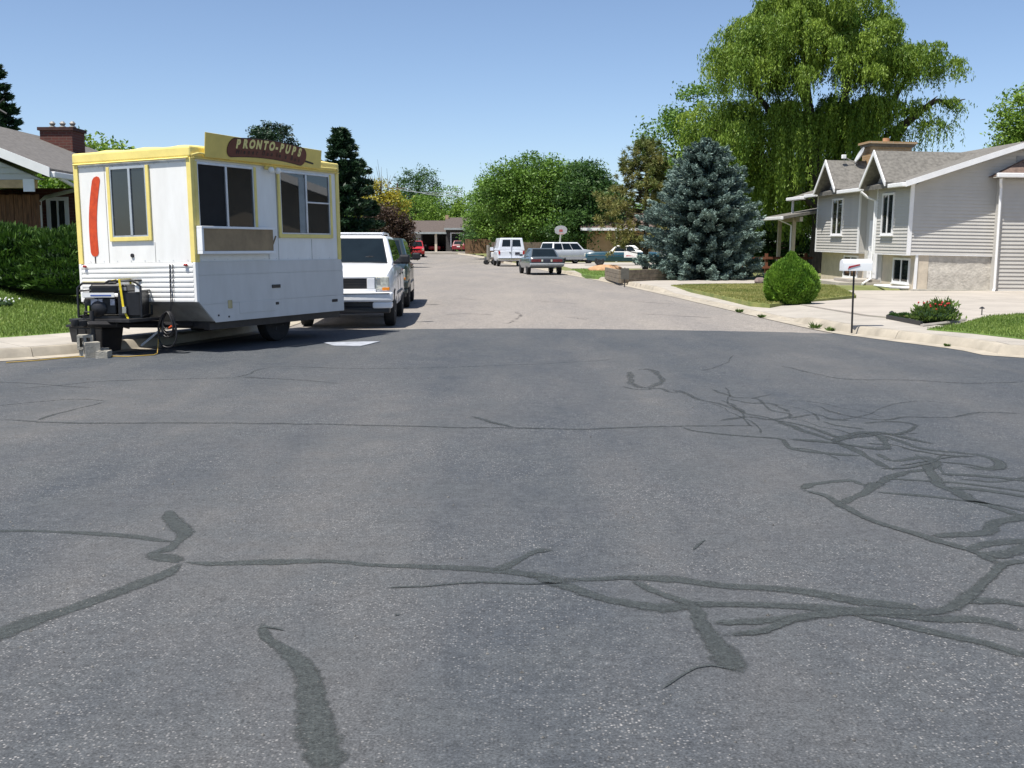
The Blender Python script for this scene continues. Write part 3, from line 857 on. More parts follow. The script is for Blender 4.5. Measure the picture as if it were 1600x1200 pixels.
def lettering(text, u0, u1, dz, size, off, m, nm):
    w = [0.55 if c in '-i ' else 1.0 for c in text]
    cum = np.cumsum([0] + w); tot = cum[-1]
    for c, k, ww in zip(text, cum, w):
        if c == ' ': continue
        u = u0 + (u1 - u0) * (k + ww / 2) / tot
        a, z = arc_c(u); a2, z2 = arc_c(u + .01); an = math.atan2(z2 - z, a2 - a)
        vs, fs = glyph(c, size, off)
        mb = MB(); mb.add([sgn(a + v.x * math.cos(an) - v.y * math.sin(an), z + dz + v.x * math.sin(an) + v.y * math.cos(an), 0.012) for v in vs], fs)
        mk(nm, mb, m, board)
lettering('PRONTO-PUPS', 0.075, 0.93, 0.000, 0.155, 0.010, M_LET, 'letter')
lettering('Wiener Dun in a Bun', 0.10, 0.93, -0.085, 0.085, 0.002, M_INK, 'slogan_letter')
for a in (.35, 1.5, 2.75):
    mk('sign_bracket', MB().tube([(a, -.02, 2.66), (a, -.035, 2.70), (a, -.115, 2.86)], .011, 6), M_YEL, TR)
mk('sign_rail', MB().tube([(-.02, -.045, 2.66), (.08, -.075, 2.69), (1.2, -.055, 2.672), (2.4, -.055, 2.672), (3.38, -.075, 2.69), (3.46, -.045, 2.66)], .013, 6), M_YEL, TR)
# corn dog painted on the tongue end
pts_l, pts_r = [], []
for i in range(81):
    u = i / 80; z = 2.455 - 1.115 * u
    c = 1.665 + 0.055 * math.sin(math.pi * u) + 0.115 * u
    e = min(u, 1 - u) * 1.115; r = .074
    h = r * math.sqrt(max(0.0, 1 - (max(0, r - e) / r) ** 2))
    pts_l.append((c + h, z)); pts_r.append((c - h, z))
pp = pts_l + pts_r[::-1]
pp = [p for i, p in enumerate(pp) if (Vector(p) - Vector(pp[i - 1])).length > 1e-4]
mk('hot_dog_painting', MB().prism(pp, 'x', -.006, -.002), M_DOGRED, TR)
mk('stick_painting', MB().prism([(1.770, 1.335), (1.792, 1.335), (1.786, 1.245), (1.772, 1.245)], 'x', -.005, -.0015), M_INK, TR)
mk('vent_hole', MB().lathe([(.0, 0), (.028, 0), (.028, .02), (.0, .02)], (-.018, 1.09, 1.345), 'x', 12), M_INK, TR)
for y in (0.13, 1.95):
    mk('marker_lamp', MB().ball((-.045, y, 1.205), (.025, .035, .02), 10, 6), M_RED, TR, smooth=80)
# fittings on the long side
mk('outlet_cover', MB().box(1.63, 1.83, -.035, -.019, .835, .885), M_BLACK, TR, bevel=.004)
mk('filler_cap', MB().box(.61, .70, -.030, -.019, .585, .70), mat('yellowed plastic', (.45, .38, .2), .6, .2, 9), TR, bevel=.006)
mk('outlet', MB().box(1.70, 1.78, -.030, -.019, .585, .625), M_BLACK, TR, bevel=.004)
mk('access_hatch', MB().box(.86, 1.72, -.026, -.019, .50, .665), M_TSHADE, TR, bevel=.003)
mk('scrape', MB().box(3.20, 3.36, -.024, -.019, .555, .60), M_INK, TR)
for a, z in ((.40, .50), (.62, .47)):
    mk('bolt', MB().lathe([(0, 0), (.014, 0), (.014, .012), (0, .012)], (a, -.028, z), 'y', 8), M_BLACKSTEEL, TR)
for a, z0, z1 in ((1.62, 1.26, 1.34), (1.86, 1.25, 2.60), (2.72, 1.25, 1.56)):
    mk('panel_seam', MB().box(a - .003, a + .003, -.004, .001, z0, z1), M_GREYMET, TR)
for y, z0, z1 in ((.68, 1.25, 1.52), (1.52, 1.25, 2.58)):
    mk('panel_seam', MB().box(-.004, .001, y - .003, y + .003, z0, z1), M_GREYMET, TR)
for z in (1.27, 2.575):
    for a in np.arange(.12, LEN - .1, .28):
        if z > 2 and not 1.42 < a < 1.84: continue
        mk('rivet', MB().lathe([(0, 0), (.007, 0), (.006, -.004), (0, -.005)], (a, 0, z), 'y', 6), M_ALU, TR)
    for y in np.arange(.12, WID - .1, .25):
        mk('rivet', MB().lathe([(0, 0), (.007, 0), (.006, -.004), (0, -.005)], (-.002, y, z), 'x', 6), M_ALU, TR)
# running gear
ch = MB(); ch.box(.30, LEN + .03, .06, .16, .30, .415); ch.box(.30, LEN + .03, WID - .16, WID - .06, .30, .415)
for x in (.32, 1.4, 2.4, 3.36): ch.box(x, x + .08, .16, WID - .16, .32, .405)
ch.box(.34, LEN - .02, .161, WID - .161, .405, .43)
mk('chassis', ch, M_BLACKSTEEL, TR)
AX = 2.12
mk('axle', MB().cyl((AX, .3, .335), (AX, WID - .3, .335), .04), M_BLACKSTEEL, TR)
def wheel(parent, c, r, w, m_rim=M_RIM, rim_r=0.58, spokes=5, name='wheel', side=1):
    """tyre with a rim as its sub-part; axis along local y"""
    q = w / 2
    t = mk(name, MB().lathe([(r * rim_r * .96, -q * .85), (r * .82, -q), (r * .965, -q * .86), (r, -q * .55), (r, q * .55), (r * .965, q * .86), (r * .82, q), (r * rim_r * .96, q * .85)], (0, 0, 0), 'y', 26), M_RUBBER, parent, loc=c, smooth=35)
    mb = MB().lathe([(.02, q * .55), (r * rim_r * .3, q * .62), (r * rim_r * .45, q * .45), (r * rim_r * .8, q * .5), (r * rim_r, q * .86), (r * rim_r, -q * .86), (.02, -q * .8)], (0, 0, 0), 'y', 22)
    for k in range(spokes):
        a = 2 * math.pi * k / spokes
        mb.tube([(r * .12 * math.cos(a), q * .62, r * .12 * math.sin(a)), (r * rim_r * .86 * math.cos(a), q * .74, r * rim_r * .86 * math.sin(a))], r * .05, 6)
    rm = mk('rim', mb, m_rim, t, smooth=35)
    if side < 0: t.rotation_euler = (0, 0, math.pi)
    return t
wheel(TR, (AX, .34, .338), .335, .19, mat('dark rim', (.06, .06, .06), .6, .3, 9), side=-1)
wheel(TR, (AX, WID - .40, .362), .335, .19, MATS['dark rim'])
tg = MB()
tg.tube([(.32, .38, .37), (-.92, 1.07, .45)], .045, 4); tg.tube([(.32, WID - .38, .37), (-.92, 1.13, .45)], .045, 4)
tg.box(-.70, -.08, .55, 1.62, .462, .505); tg.box(-1.08, -.86, 1.06, 1.14, .43, .50); tg.box(-.62, -.12, .85, 1.35, .40, .462)
mk('tongue', tg, M_BLACKSTEEL, TR, bevel=.004)
mk('coupler', MB().lathe([(.0, 0), (.045, 0), (.055, .03), (.05, .09), (0, .10)], (-1.10, 1.10, .43), 'z', 12), M_BLACKSTEEL, TR, smooth=40)
jk = mk('jack', MB().cyl((-.80, 1.10, .20), (-.80, 1.10, .62), .032), M_BLACKSTEEL, TR, smooth=40)
mk('jack_crank', MB().tube([(-.80, 1.10, .60), (-.80, 1.22, .61), (-.80, 1.24, .54)], .012, 6), M_BLACKSTEEL, jk)
st = MB(); st.tube([(.10, .62, .40), (-.05, .98, .10)], .016, 6)
mk('white_bar', st, M_WHITEMETAL, TR)  # white slanted bar below the trailer front
st2 = MB(); st2.tube([(-.50, 1.62, .455), (-.50, 1.15, .455), (-.34, .90, .36)], .014, 6)
mk('safety_chain', st2, mat('dull steel', (.45, .38, .30), .5, .3, 20, metal=.4), TR)
mk('cable', MB().tube([(-.034, .41, 1.22), (-.036, .42, .95), (-.05, .41, .70), (-.07, .42, .56)], .009, 6), M_BLACK, TR)
mk('cable', MB().tube([(-.034, .36, 1.22), (-.036, .37, .95), (-.05, .38, .70), (-.08, .40, .56)], .006, 6), M_BLACK, TR)

def tworld(x, y, z): return TM @ Vector((x, y, z))
def tground(x, y, z=0.0):
    v = TMZ @ Vector((x, y, 0)); v.z = z; return v

# generator on the tongue platform
M_GEN = mat('generator black', (.014, .014, .016), .4, .3, 8)
GN = empty('generator', tworld(-.40, 1.07, .506), (R(-1.1), 0, T_ANG - math.pi / 2 + .50), 'black portable generator in a tube frame on the trailer tongue', 'generator')
# generator local: x along its width (image left = -x), y away from camera
W2, D2, H2 = .41, .27, .47
for y in (-D2, D2):
    fm = MB().tube([(-W2, y, .02), (-W2, y, H2 - .06), (-W2 + .06, y, H2), (-.06, y, H2), (.0, y, H2 + .035), (W2 - .10, y, H2 + .035), (W2, y, H2 - .04), (W2, y, .02)], .0165, 8)
    mk('frame_tube', fm, M_GEN, GN, smooth=60)
cb = MB()
for x in (-W2, W2):
    cb.tube([(x, -D2, .03), (x, D2, .03)], .016, 8); cb.tube([(x, -D2, H2 - .10), (x, D2, H2 - .10)], .014, 8)
cb.box(-W2, W2, -.2, -.16, .0, .03); cb.box(-W2, W2, .16, .2, .0, .03)
mk('cross_bars', cb, M_GEN, GN)
tk = mk('fuel_tank', MB().box(-.26, .22, -.23, .23, .34, .455), M_GEN, GN, bevel=.03, seg=3)
mk('fuel_cap', MB().lathe([(0, 0), (.04, 0), (.04, .03), (0, .035)], (-.05, 0, .45), 'z', 14), M_GEN, tk)
lbl = mk('label_strip', MB().box(-.36, .06, -.262, -.245, .285, .345), M_WHITE, GN)
mk('label_line', MB().box(-.25, .02, -.2645, -.2622, .300, .318), mat('blue print', (.05, .10, .35), .6, .1, 9), lbl)
eng = mk('engine', MB().box(-.36, .06, -.19, .2, .05, .28), mat('engine metal', (.035, .035, .036), .5, .4, 12, metal=.4), GN, bevel=.02)
for x, z, s in ((-.22, .21, .045), (-.14, .215, .03), (.02, .21, .03)):
    mk('gauge', MB().box(x - s, x + s, -.215, -.191, z - .035, z + .05), mat('grey gauge', (.45, .45, .5), .4, .3, 20), eng, bevel=.004)
mk('recoil_starter', MB().lathe([(0, 0), (.10, 0), (.11, -.02), (.08, -.045), (0, -.05)], (-.17, -.19, .13), 'y', 18), M_GEN, eng, smooth=40)
mk('control_panel', MB().box(.10, .40, -.25, .2, .03, .36), M_GEN, GN, bevel=.015)
mk('data_plate', MB().box(.12, .22, -.262, -.252, .375, .42), mat('grey plate', (.2, .2, .21), .5, .3, 20), GN)
mk('warning_sticker', MB().box(.335, .40, -.262, -.252, .355, .44), M_WHITE, GN)
mk('exhaust', MB().cyl((-.43, .05, .22), (-.30, .05, .22), .03), M_BLACKSTEEL, GN)
mk('fuel_tap', MB().box(-.30, -.28, -.245, -.2, .06, .17), mat('green plastic', (.45, .62, .05), .5, .1, 9), GN)
def gworld(x, y, z):
    bpy.context.view_layer.update(); return GN.matrix_world @ Vector((x, y, z))
S0 = MB()
def strap(pts, w):
    for a, b_ in zip(pts[:-1], pts[1:]):
        a, b_ = Vector(a), Vector(b_); t = (b_ - a).normalized()
        s_ = Vector((1, 0, 0)) if abs(t.x) < .9 else Vector((0, 1, 0)); n_ = t.cross(s_).normalized() * .003; s_ = s_ * w / 2
        S0.hexa([a - s_ - n_, a + s_ - n_, a + s_ + n_, a - s_ + n_, b_ - s_ - n_, b_ + s_ - n_, b_ + s_ + n_, b_ - s_ + n_])
ex = .14
strap([(ex + .10, -.30, .0), (ex + .045, -.292, .12), (ex, -.288, H2 + .055), (ex - .01, .288, H2 + .055), (ex, .295, .0)], .028)
strap([(-.34, -.268, H2 + .021), (-.05, -.268, H2 + .021), (.1, -.275, H2 + .056)], .024)
SP = mk('tie_down_strap', S0, M_STRAP, loc=GN.location, rot=GN.rotation_euler, label='yellow ratchet strap tied over the black generator', cat='strap')
mk('buckle', MB().box(ex + .03, ex + .085, -.318, -.285, .07, .16), M_CHROME, SP, bevel=.006)

# things under and beside the tongue
def rot_t(a=0): return (0, 0, T_ANG - math.pi / 2 + a)
KB = lambda v: v
bn = empty('storage_bin', tground(-.30, 1.55), rot_t(.03), 'black plastic storage bin on the road under the trailer tongue', 'bin')
w, d, h = .30, .21, .34
bb = MB().hexa([(-w * .86, -d * .86, .0), (w * .86, -d * .86, .0), (w * .86, d * .86, .0), (-w * .86, d * .86, .0), (-w, -d, h), (w, -d, h), (w, d, h), (-w, d, h)])
mk('tub', bb, M_BLACK, bn, bevel=.015)
mk('lid', MB().box(-w - .025, w + .025, -d - .025, d + .025, h + .001, h + .035), M_BLACK, bn, bevel=.01)
for x in (-.15, 0, .15):
    mk('rib', MB().box(x - .012, x + .012, -d * .97 - .012, -d * .9, .05, h - .02), M_BLACK, bn, bevel=.004)
M_BLOCK = mat('cinder block', (.36, .34, .29), .95, .18, 9, bump=.5, bscale=60)
def cinder(loc, rot, label, L=.39, W=.19, H=.19):
    mb = MB(); t = .032
    mb.box(-L / 2, L / 2, -W / 2, -W / 2 + t, 0, H); mb.box(-L / 2, L / 2, W / 2 - t, W / 2, 0, H)
    for x in (-L / 2, -t / 2, L / 2 - t): mb.box(x, x + t, -W / 2 + t, W / 2 - t, 0.001, H - .001)
    return mk('concrete_block', mb, M_BLOCK, loc=loc, rot=rot, label=label, cat='concrete block', group='concrete blocks by the trailer tongue')
cinder(tground(-.80, 1.22, .19), (R(90), 0, T_ANG - .9), 'hollow concrete block standing on edge left of the trailer jack', .20, .19, .19)
cinder(tground(-.84, .98, .10), (R(90), 0, T_ANG - 2.2), 'hollow concrete block standing on edge right of the trailer jack', .30, .20, .19)
cinder(tground(-.93, .80, .0), (0, 0, T_ANG + .5), 'low broken concrete block lying on the road by the tongue', .22, .15, .09)
cinder(tground(-.80, 1.10, .0), (0, 0, T_ANG + .1), 'dark concrete block flat under the trailer jack', .30, .24, .10)
# coil of black cable hanging at the tongue
ck = empty('cable_coil', tworld(-.11, .40, .30), (0, 0, T_ANG - math.pi / 2), 'coil of black cable hanging below the trailer front', 'cable')
rc = random.Random(2)
for k in range(8):      # loops share a hook at the top and sag unevenly
    rr_ = .085 + .009 * k + rc.uniform(-.008, .008); sx = rc.uniform(.85, 1.15); sh_ = rc.uniform(-.025, .025); ht = rr_ * rc.uniform(1.25, 1.6)
    lp = []
    for i in range(24):
        t = 2 * math.pi * i / 24; zz_ = math.cos(t)
        lp.append((rr_ * sx * math.sin(t) * (.80 - .25 * zz_) * 1.2 + sh_ * (1 - zz_) / 2, -.02 - .011 * (k % 4) + .02 * math.sin(t + k), .275 - ht * (1 - zz_) + rc.uniform(-.003, .003)))
    mk('loop', MB().tube(lp, .0105, 6, closed=True), M_BLACK, ck, smooth=70)
mk('orange_plug', MB().cyl((.06, -.08, .06), (.10, -.08, .09), .014), mat('orange plastic', (.6, .08, .02), .5, .1, 9), ck)
cp = [tworld(-.10, .55, .43), tworld(-.16, .56, .25), tground(-.30, .47, .02)]
last = tground(-.30, .47, .012)
cp += [last] + [G(x, y, .012) for x, y in ((240, 554.5), (200, 557), (150, 556), (100, 559), (60, 563), (10, 566.5))]
mk('extension_cord', MB().tube(cp, .0065, 6), M_CORD, label='yellow cord hanging from the tongue and trailing along the kerb', cat='cord', smooth=70)
pb = [G(x, y, .004) for x, y in ((505, 535.2), (594, 534), (563, 541), (521, 540.4))]
mk('paper_sheet', MB().add([tuple(p) for p in pb] + [(p.x, p.y, p.z + .004 + .006 * (i % 2)) for i, p in enumerate(pb)], [(3, 2, 1, 0), (4, 5, 6, 7), (0, 1, 5, 4), (1, 2, 6, 5), (2, 3, 7, 6), (3, 0, 4, 7)]), mat('pale cardboard', (.34, .36, .40), .8, .2, 5), label='flat pale sheet lying on the dark road beside the trailer', cat='sheet')
# ------------------------------------------------------------------ vehicles
def paint(name, col, rough=.32, coat=.6, var=.04): return mat(name, col, rough, var, 2.0, coat=coat)
PW = paint('white car paint', (.80, .81, .83))
def quad_slab(c, th):
    """c: four corners; slab of thickness th sunk behind them"""
    c = [Vector(p) for p in c]
    n = (c[1] - c[0]).cross(c[3] - c[0]).normalized() * th
    return MB().hexa([p - n for p in c] + c)

def car(name, label, cat_, loc, rotz, S):
    root = empty(name, loc, (0, 0, rotz), label, cat_)
    W = S['W'] / 2
    wk = S.get('warp', 0.0)
    def wp(v):          # the nose is bowed in plan
        x, y, z = v
        return (x - wk * (y / W) ** 2 * min(1.0, max(0.0, (x - 1.1) / .9)), y, z)
    rings = []
    for x, zl, zh, hw in S['st']:
        hw = hw * W; h = zh - zl
        half = [(hw * .84, zl), (hw * .96, zl + .05 * h), (hw, zl + .35 * h), (hw * .995, zl + .62 * h), (hw * .975, zl + .84 * h), (hw * .925, zl + .95 * h), (hw * .80, zh), (hw * .40, zh + .014)]
        rings.append([(x, y, z) for y, z in half] + [(x, 0, zh + .018)] + [(x, -y, z) for y, z in half[::-1]])
    rings = [[wp(v) for v in r_] for r_ in rings]
    mb = MB().loft(rings)
    body = mk('body', mb, S['paint'], root)
    # wheel arches
    cut = MB()
    r, wb = S['r'], S['axles']
    for ax in wb:
        for s in (-1, 1):
            cut.cyl((ax, s * (W + .2), r), (ax, s * (W - .30), r), r * 1.17, n=22)
    co = mk('arch_cutter', cut, S['paint'])
    bo = body.modifiers.new('arch', 'BOOLEAN'); bo.operation = 'DIFFERENCE'; bo.solver = 'EXACT'; bo.object = co
    bpy.context.view_layer.update()
    dg = bpy.context.evaluated_depsgraph_get()
    me = bpy.data.meshes.new_from_object(body.evaluated_get(dg))
    body.modifiers.clear(); body.data = me
    cm = co.data; bpy.data.objects.remove(co); bpy.data.meshes.remove(cm)
    me.polygons.foreach_set('use_smooth', [True] * len(me.polygons)); me.set_sharp_from_angle(angle=R(28))
    if S.get('low_paint'):
        lz = S['low_paint'][1]
        x0, x1 = S['axles'][1] + r * 1.2, S['axles'][0] - r * 1.2
        for s in (-1, 1):
            mk('lower_panel', MB().box(x0, x1, min(s * W * .97, s * (W * 1.004)), max(s * W * .97, s * (W * 1.004)), S['st'][3][1] + .03, lz), S['low_paint'][0], root, bevel=.01)
    for ax in wb:
        for s in (-1, 1):
            wheel(root, (ax, s * (W - .115), r), r, .21, S.get('rim', M_RIM), .62, side=s)
    xb0, xb1, hwb, zb, xt0, xt1, hwt, zt = S['cab']
    hx = [(xb1, -hwb, zb), (xb0, -hwb, zb), (xb0, hwb, zb), (xb1, hwb, zb), (xt1, -hwt, zt), (xt0, -hwt, zt), (xt0, hwt, zt), (xt1, hwt, zt)]
    cabin = mk('cabin', MB().hexa(hx), S.get('roof', S['paint']), root, bevel=S.get('cab_bevel', .055), seg=4)
    def pan(face, u0, u1, v0, v1, off=.004):
        if face == 'front': bl, br, tl, tr = (xb0, hwb, zb), (xb0, -hwb, zb), (xt0, hwt, zt), (xt0, -hwt, zt)
        elif face == 'rear': bl, br, tl, tr = (xb1, -hwb, zb), (xb1, hwb, zb), (xt1, -hwt, zt), (xt1, hwt, zt)
        elif face == 'left': bl, br, tl, tr = (xb1, hwb, zb), (xb0, hwb, zb), (xt1, hwt, zt), (xt0, hwt, zt)
        else: bl, br, tl, tr = (xb0, -hwb, zb), (xb1, -hwb, zb), (xt0, -hwt, zt), (xt1, -hwt, zt)
        bl, br, tl, tr = map(Vector, (bl, br, tl, tr))
        n = (br - bl).cross(tl - bl).normalized()
        f = lambda u, v: bl.lerp(br, u).lerp(tl.lerp(tr, u), v)
        q = [f(u0, v0), f(u1, v0), f(u1, v1), f(u0, v1)]
        if n.dot((bl + tr) / 2 - Vector(((xb0 + xb1) / 2, 0, (zb + zt) / 2))) < 0: n = -n
        return [p + n * off for p in q], n * off
    gl = S.get('glass', M_GLASS)
    for face, sp in S['win'].items():
        for (u0, u1, v0, v1) in sp:
            q, _ = pan(face, u0, u1, v0, v1)
            qq, _ = pan(face, u0 - .012, u1 + .012, v0 - .02, v1 + .02, .0015)
            nm = {'front': 'windshield', 'rear': 'rear_window'}.get(face, 'side_window')
            wd = mk(nm, MB().hexa([*[p for p in pan(face, u0, u1, v0, v1, -.01)[0]], *q]), gl, root)
            mk('seal', MB().hexa([*[p for p in pan(face, u0 - .012, u1 + .012, v0 - .02, v1 + .02, -.012)[0]], *qq]), M_BLACK, wd)
    for nm, b6, m, bv in S.get('boxes', []):
        if wk and b6[1] > 1.7:
            x0, x1, y0, y1, z0, z1 = b6; ny = max(1, int((y1 - y0) / .12))
            mk(nm, MB().loft([[wp(v) for v in ((x0, y, z0), (x1, y, z0), (x1, y, z1), (x0, y, z1))] for y in np.linspace(y0, y1, ny + 1)]), m, root, bevel=bv)
        else:
            mk(nm, MB().box(*b6), m, root, bevel=bv)
    for nm, tubes, m in S.get('tubes', []):
        mb = MB()
        for pts, rr_ in tubes: mb.tube(pts, rr_, 8)
        mk(nm, mb, m, root, smooth=60)
    for nm, c, rr_, m in S.get('balls', []):
        mk(nm, MB().ball(c, rr_, 12, 8), m, root, smooth=80)
    return root

def mir(nm, x0, x1, y0, y1, z0, z1, m, bv):
    return [(nm, (x0, x1, y0, y1, z0, z1), m, bv), (nm, (x0, x1, -y1, -y0, z0, z1), m, bv)]

def suv(paint_, low=None, bars=True, rim=M_RIM, glass=M_GLASS):
    st = [(-2.26, .52, .98, .93), (-2.20, .40, 1.05, .97), (-1.3, .33, 1.08, 1.0), (-.2, .32, 1.09, 1.0), (.6, .32, 1.12, 1.0), (.98, .32, 1.135, 1.0),
          (1.25, .32, 1.115, .995), (1.6, .34, 1.075, .975), (1.85, .36, 1.025, .95), (2.0, .40, .97, .92), (2.09, .46, .925, .885), (2.13, .50, .87, .86)]
    B = []
    B += [('grille', (2.10, 2.178, -.40, .40, .705, .885), M_BLACK, .02)]
    B += [('grille_surround', (2.06, 2.185, -.55, .55, .887, .93), paint_, .01), ('grille_surround', (2.06, 2.19, -.56, .56, .64, .703), paint_, .01)]
    for s in (-1, 1):
        B += [('grille_surround', (2.10, 2.19, min(s * .405, s * .54), max(s * .405, s * .54), .704, .886), paint_, .008)]
    for z in (.75, .795, .84): B += [('grille_bar', (2.165, 2.181, -.39, .39, z - .006, z + .006), mat('grille bar', (.018, .018, .018), .4, .1, 9), .002)]
    B += mir('headlight', 2.01, 2.158, .545, .785, .690, .915, M_LENS, .018)
    B += mir('turn_signal', 2.02, 2.162, .665, .795, .672, .727, M_AMBER, .012)
    B += mir('lamp_reflector', 2.08, 2.161, .57, .645, .76, .89, M_CHROME, .01)
    B += [('bumper', (1.98, 2.29, -.86, .86, .475, .645), paint_, .035), ('bumper_rub_strip', (2.20, 2.305, -.80, .80, .615, .632), mat('grey rubber', (.12, .13, .14), .6, .1, 9), .004)]
    B += mir('bumper_corner', 2.00, 2.262, .50, .845, .355, .473, paint_, .03)
    B += [('air_dam', (1.95, 2.245, -.80, .80, .27, .385), M_BLACK, .02), ('intake', (1.96, 2.238, -.52, .52, .386, .472), M_BLACK, .01)]
    B += [('rear_bumper', (-2.36, -2.16, -.84, .84, .45, .62), paint_, .03)]
    B += mir('tail_light', -2.275, -2.2, .66, .83, .68, .98, M_RED, .01)
    B += mir('mirror', .62, .76, .91, 1.11, 1.12, 1.30, M_BLACK, .04)
    B += mir('mirror_arm', .66, .74, .80, .93, 1.12, 1.18, M_BLACK, .01)
    for x in (-.32, .62): B += mir('door_seam', x - .004, x + .004, .872, .8775, .40, 1.0, M_BLACK, 0)
    for x in (-.15, -.98): B += mir('door_handle', x, x + .15, .868, .890, .90, .935, M_BLACK, .006)
    B += mir('side_molding', -.85, .92, .868, .888, .565, .615, mat('grey rubber', (.12, .13, .14), .6, .1, 9), .008)
    B += [('wiper', (.99, 1.02, -.55, .10, 1.152, 1.164), M_BLACK, .002), ('wiper', (1.0, 1.03, .05, .60, 1.150, 1.162), M_BLACK, .002)]
    tub = []
    if bars:
        for s in (-1, 1): tub.append(('roof_rail', [([(-1.75, s * .56, 1.645), (-1.6, s * .56, 1.705), (-.1, s * .56, 1.715), (.16, s * .56, 1.655)], .016)], M_ALU))
        tub.append(('roof_bar', [([(-.25, -.56, 1.71), (-.25, .56, 1.71)], .014)], M_ALU)); tub.append(('roof_bar', [([(-1.3, -.56, 1.71), (-1.3, .56, 1.71)], .014)], M_ALU))
    return dict(W=1.75, warp=.17, st=st, paint=paint_, r=.365, axles=(1.36, -1.34), low_paint=low, rim=rim, glass=glass,
                cab_bevel=.085, cab=(1.00, -2.22, .82, 1.08, .14, -2.02, .635, 1.66),
                win={'front': [(.075, .925, .11, .89)], 'rear': [(.08, .92, .15, .88)],
                     'left': [(.03, .30, .14, .86), (.335, .60, .14, .86), (.635, .93, .14, .86)],
                     'right': [(.07, .365, .14, .86), (.40, .665, .14, .86), (.70, .97, .14, .86)]},
                boxes=B, tubes=tub)

def heading(dx, dy): return math.atan2(dy, dx)
SU = car('parked_suv', 'white SUV with black mirrors and roof rails parked behind the trailer', 'SUV', (-3.08, 21.45, 0), heading(.05, -1), suv(PW))
mk('inspection_sticker', MB().lathe([(0, 0), (.085, 0), (.085, .004), (0, .004)], (.34, -.36, 1.545), 'x', 14), M_WHITE, SU)
mk('steering_wheel', MB().tube([(.70 + .05 * math.sin(a), .36 + .17 * math.cos(a), 1.16 + .10 * math.sin(a)) for a in np.linspace(0, 6.28, 16)], .012, 6), M_BLACK, SU)
PG = paint('dark green car paint', (.018, .032, .030))
car('parked_suv', 'dark SUV with tan lower sides close behind the white SUV', 'SUV', (-3.40, 27.6, 0), heading(.055, -1), suv(PG, (paint('tan car paint', (.36, .31, .24)), .60), bars=False))

# white van seen from behind
PV = paint('van white paint', (.68, .72, .80))
vst = [(-2.45, .50, 1.10, .96), (-2.40, .42, 1.18, .985), (-1.5, .36, 1.2, 1.0), (0, .36, 1.2, 1.0), (1.2, .36, 1.2, 1.0), (1.7, .38, 1.14, .98), (2.3, .42, 1.02, .93), (2.42, .52, .92, .88)]
VB = mir('tail_light', -2.475, -2.36, .82, .955, .88, 1.12, M_RED, .01)
VB += [('rear_bumper', (-2.60, -2.40, -.97, .97, .46, .63), M_CHROME, .03), ('door_seam', (-2.468, -2.44, -.008, .008, .66, 2.0), M_BLACK, 0),
       ('license_plate', (-2.475, -2.44, -.60, -.26, .85, 1.03), mat('dark plate', (.03, .03, .05), .5, .2, 9), .004), ('door_handle', (-2.485, -2.44, .05, .16, .98, 1.04), M_BLACK, .01),
       ('front_bumper', (2.34, 2.56, -.94, .94, .44, .62), M_CHROME, .03)]
VB += mir('mirror', 1.35, 1.48, 1.0, 1.25, 1.12, 1.38, PV, .02)
VB += mir('mud_flap', -1.72, -1.70, .72, .95, .12, .42, M_RUBBER, 0)
p = P(794, 415, 80)
car('parked_van', 'white cargo van seen from behind at the right kerb down the street', 'van', (p.x, 82.0, 0), heading(-.10, 1),
    dict(W=2.0, st=vst, paint=PV, r=.36, axles=(1.55, -1.55), cab=(1.85, -2.44, .975, 1.15, 1.15, -2.36, .80, 2.06),
         win={'front': [(.05, .95, .08, .92)], 'rear': [(.13, .445, .33, .84), (.555, .87, .33, .84)], 'left': [(.76, .93, .2, .8)], 'right': [(.07, .24, .2, .8)]}, boxes=VB))

# grey coupe
PGY = paint('grey car paint', (.075, .095, .115))
sst = [(-2.50, .50, .84, .90), (-2.44, .40, .90, .96), (-1.7, .34, .93, 1.0), (-.9, .32, .92, 1.0), (.5, .30, .90, 1.0), (1.0, .30, .89, 1.0), (1.7, .32, .85, .98), (2.25, .38, .80, .94), (2.40, .46, .72, .9)]
SB_ = mir('tail_light', -2.525, -2.46, .30, .80, .66, .80, mat('dark red lens', (.13, .02, .025), .25, .2, 9), .01)
SB_ += [('rear_bumper', (-2.62, -2.42, -.88, .88, .46, .60), mat('grey bumper', (.30, .32, .34), .35, .1, 6), .03), ('bumper_strip', (-2.632, -2.6, -.86, .86, .515, .545), M_CHROME, .004),
        ('license_plate', (-2.53, -2.49, -.17, .17, .665, .80), mat('dark plate', (.03, .03, .05), .5, .2, 9), .004), ('front_bumper', (2.30, 2.52, -.86, .86, .42, .58), PGY, .03)]
SB_ += mir('mirror', .55, .68, .86, 1.03, .93, 1.05, PGY, .02)
SB_ += mir('reverse_lamp', -2.53, -2.47, .20, .28, .68, .78, M_LENS, .005)
p = P(847, 430, 56)
car('parked_sedan', 'dark grey two-door sedan seen from behind nearest on the right kerb', 'car', (p.x - .05, 58.2, 0), heading(-.115, 1),
    dict(W=1.84, st=sst, paint=PGY, r=.33, axles=(1.45, -1.35), cab=(.95, -1.75, .78, .88, .28, -1.05, .60, 1.36),
         win={'front': [(.06, .94, .1, .9)], 'rear': [(.07, .93, .12, .88)], 'left': [(.18, .42, .15, .85), (.46, .93, .15, .85)], 'right': [(.07, .54, .15, .85), (.58, .82, .15, .85)]}, boxes=SB_))

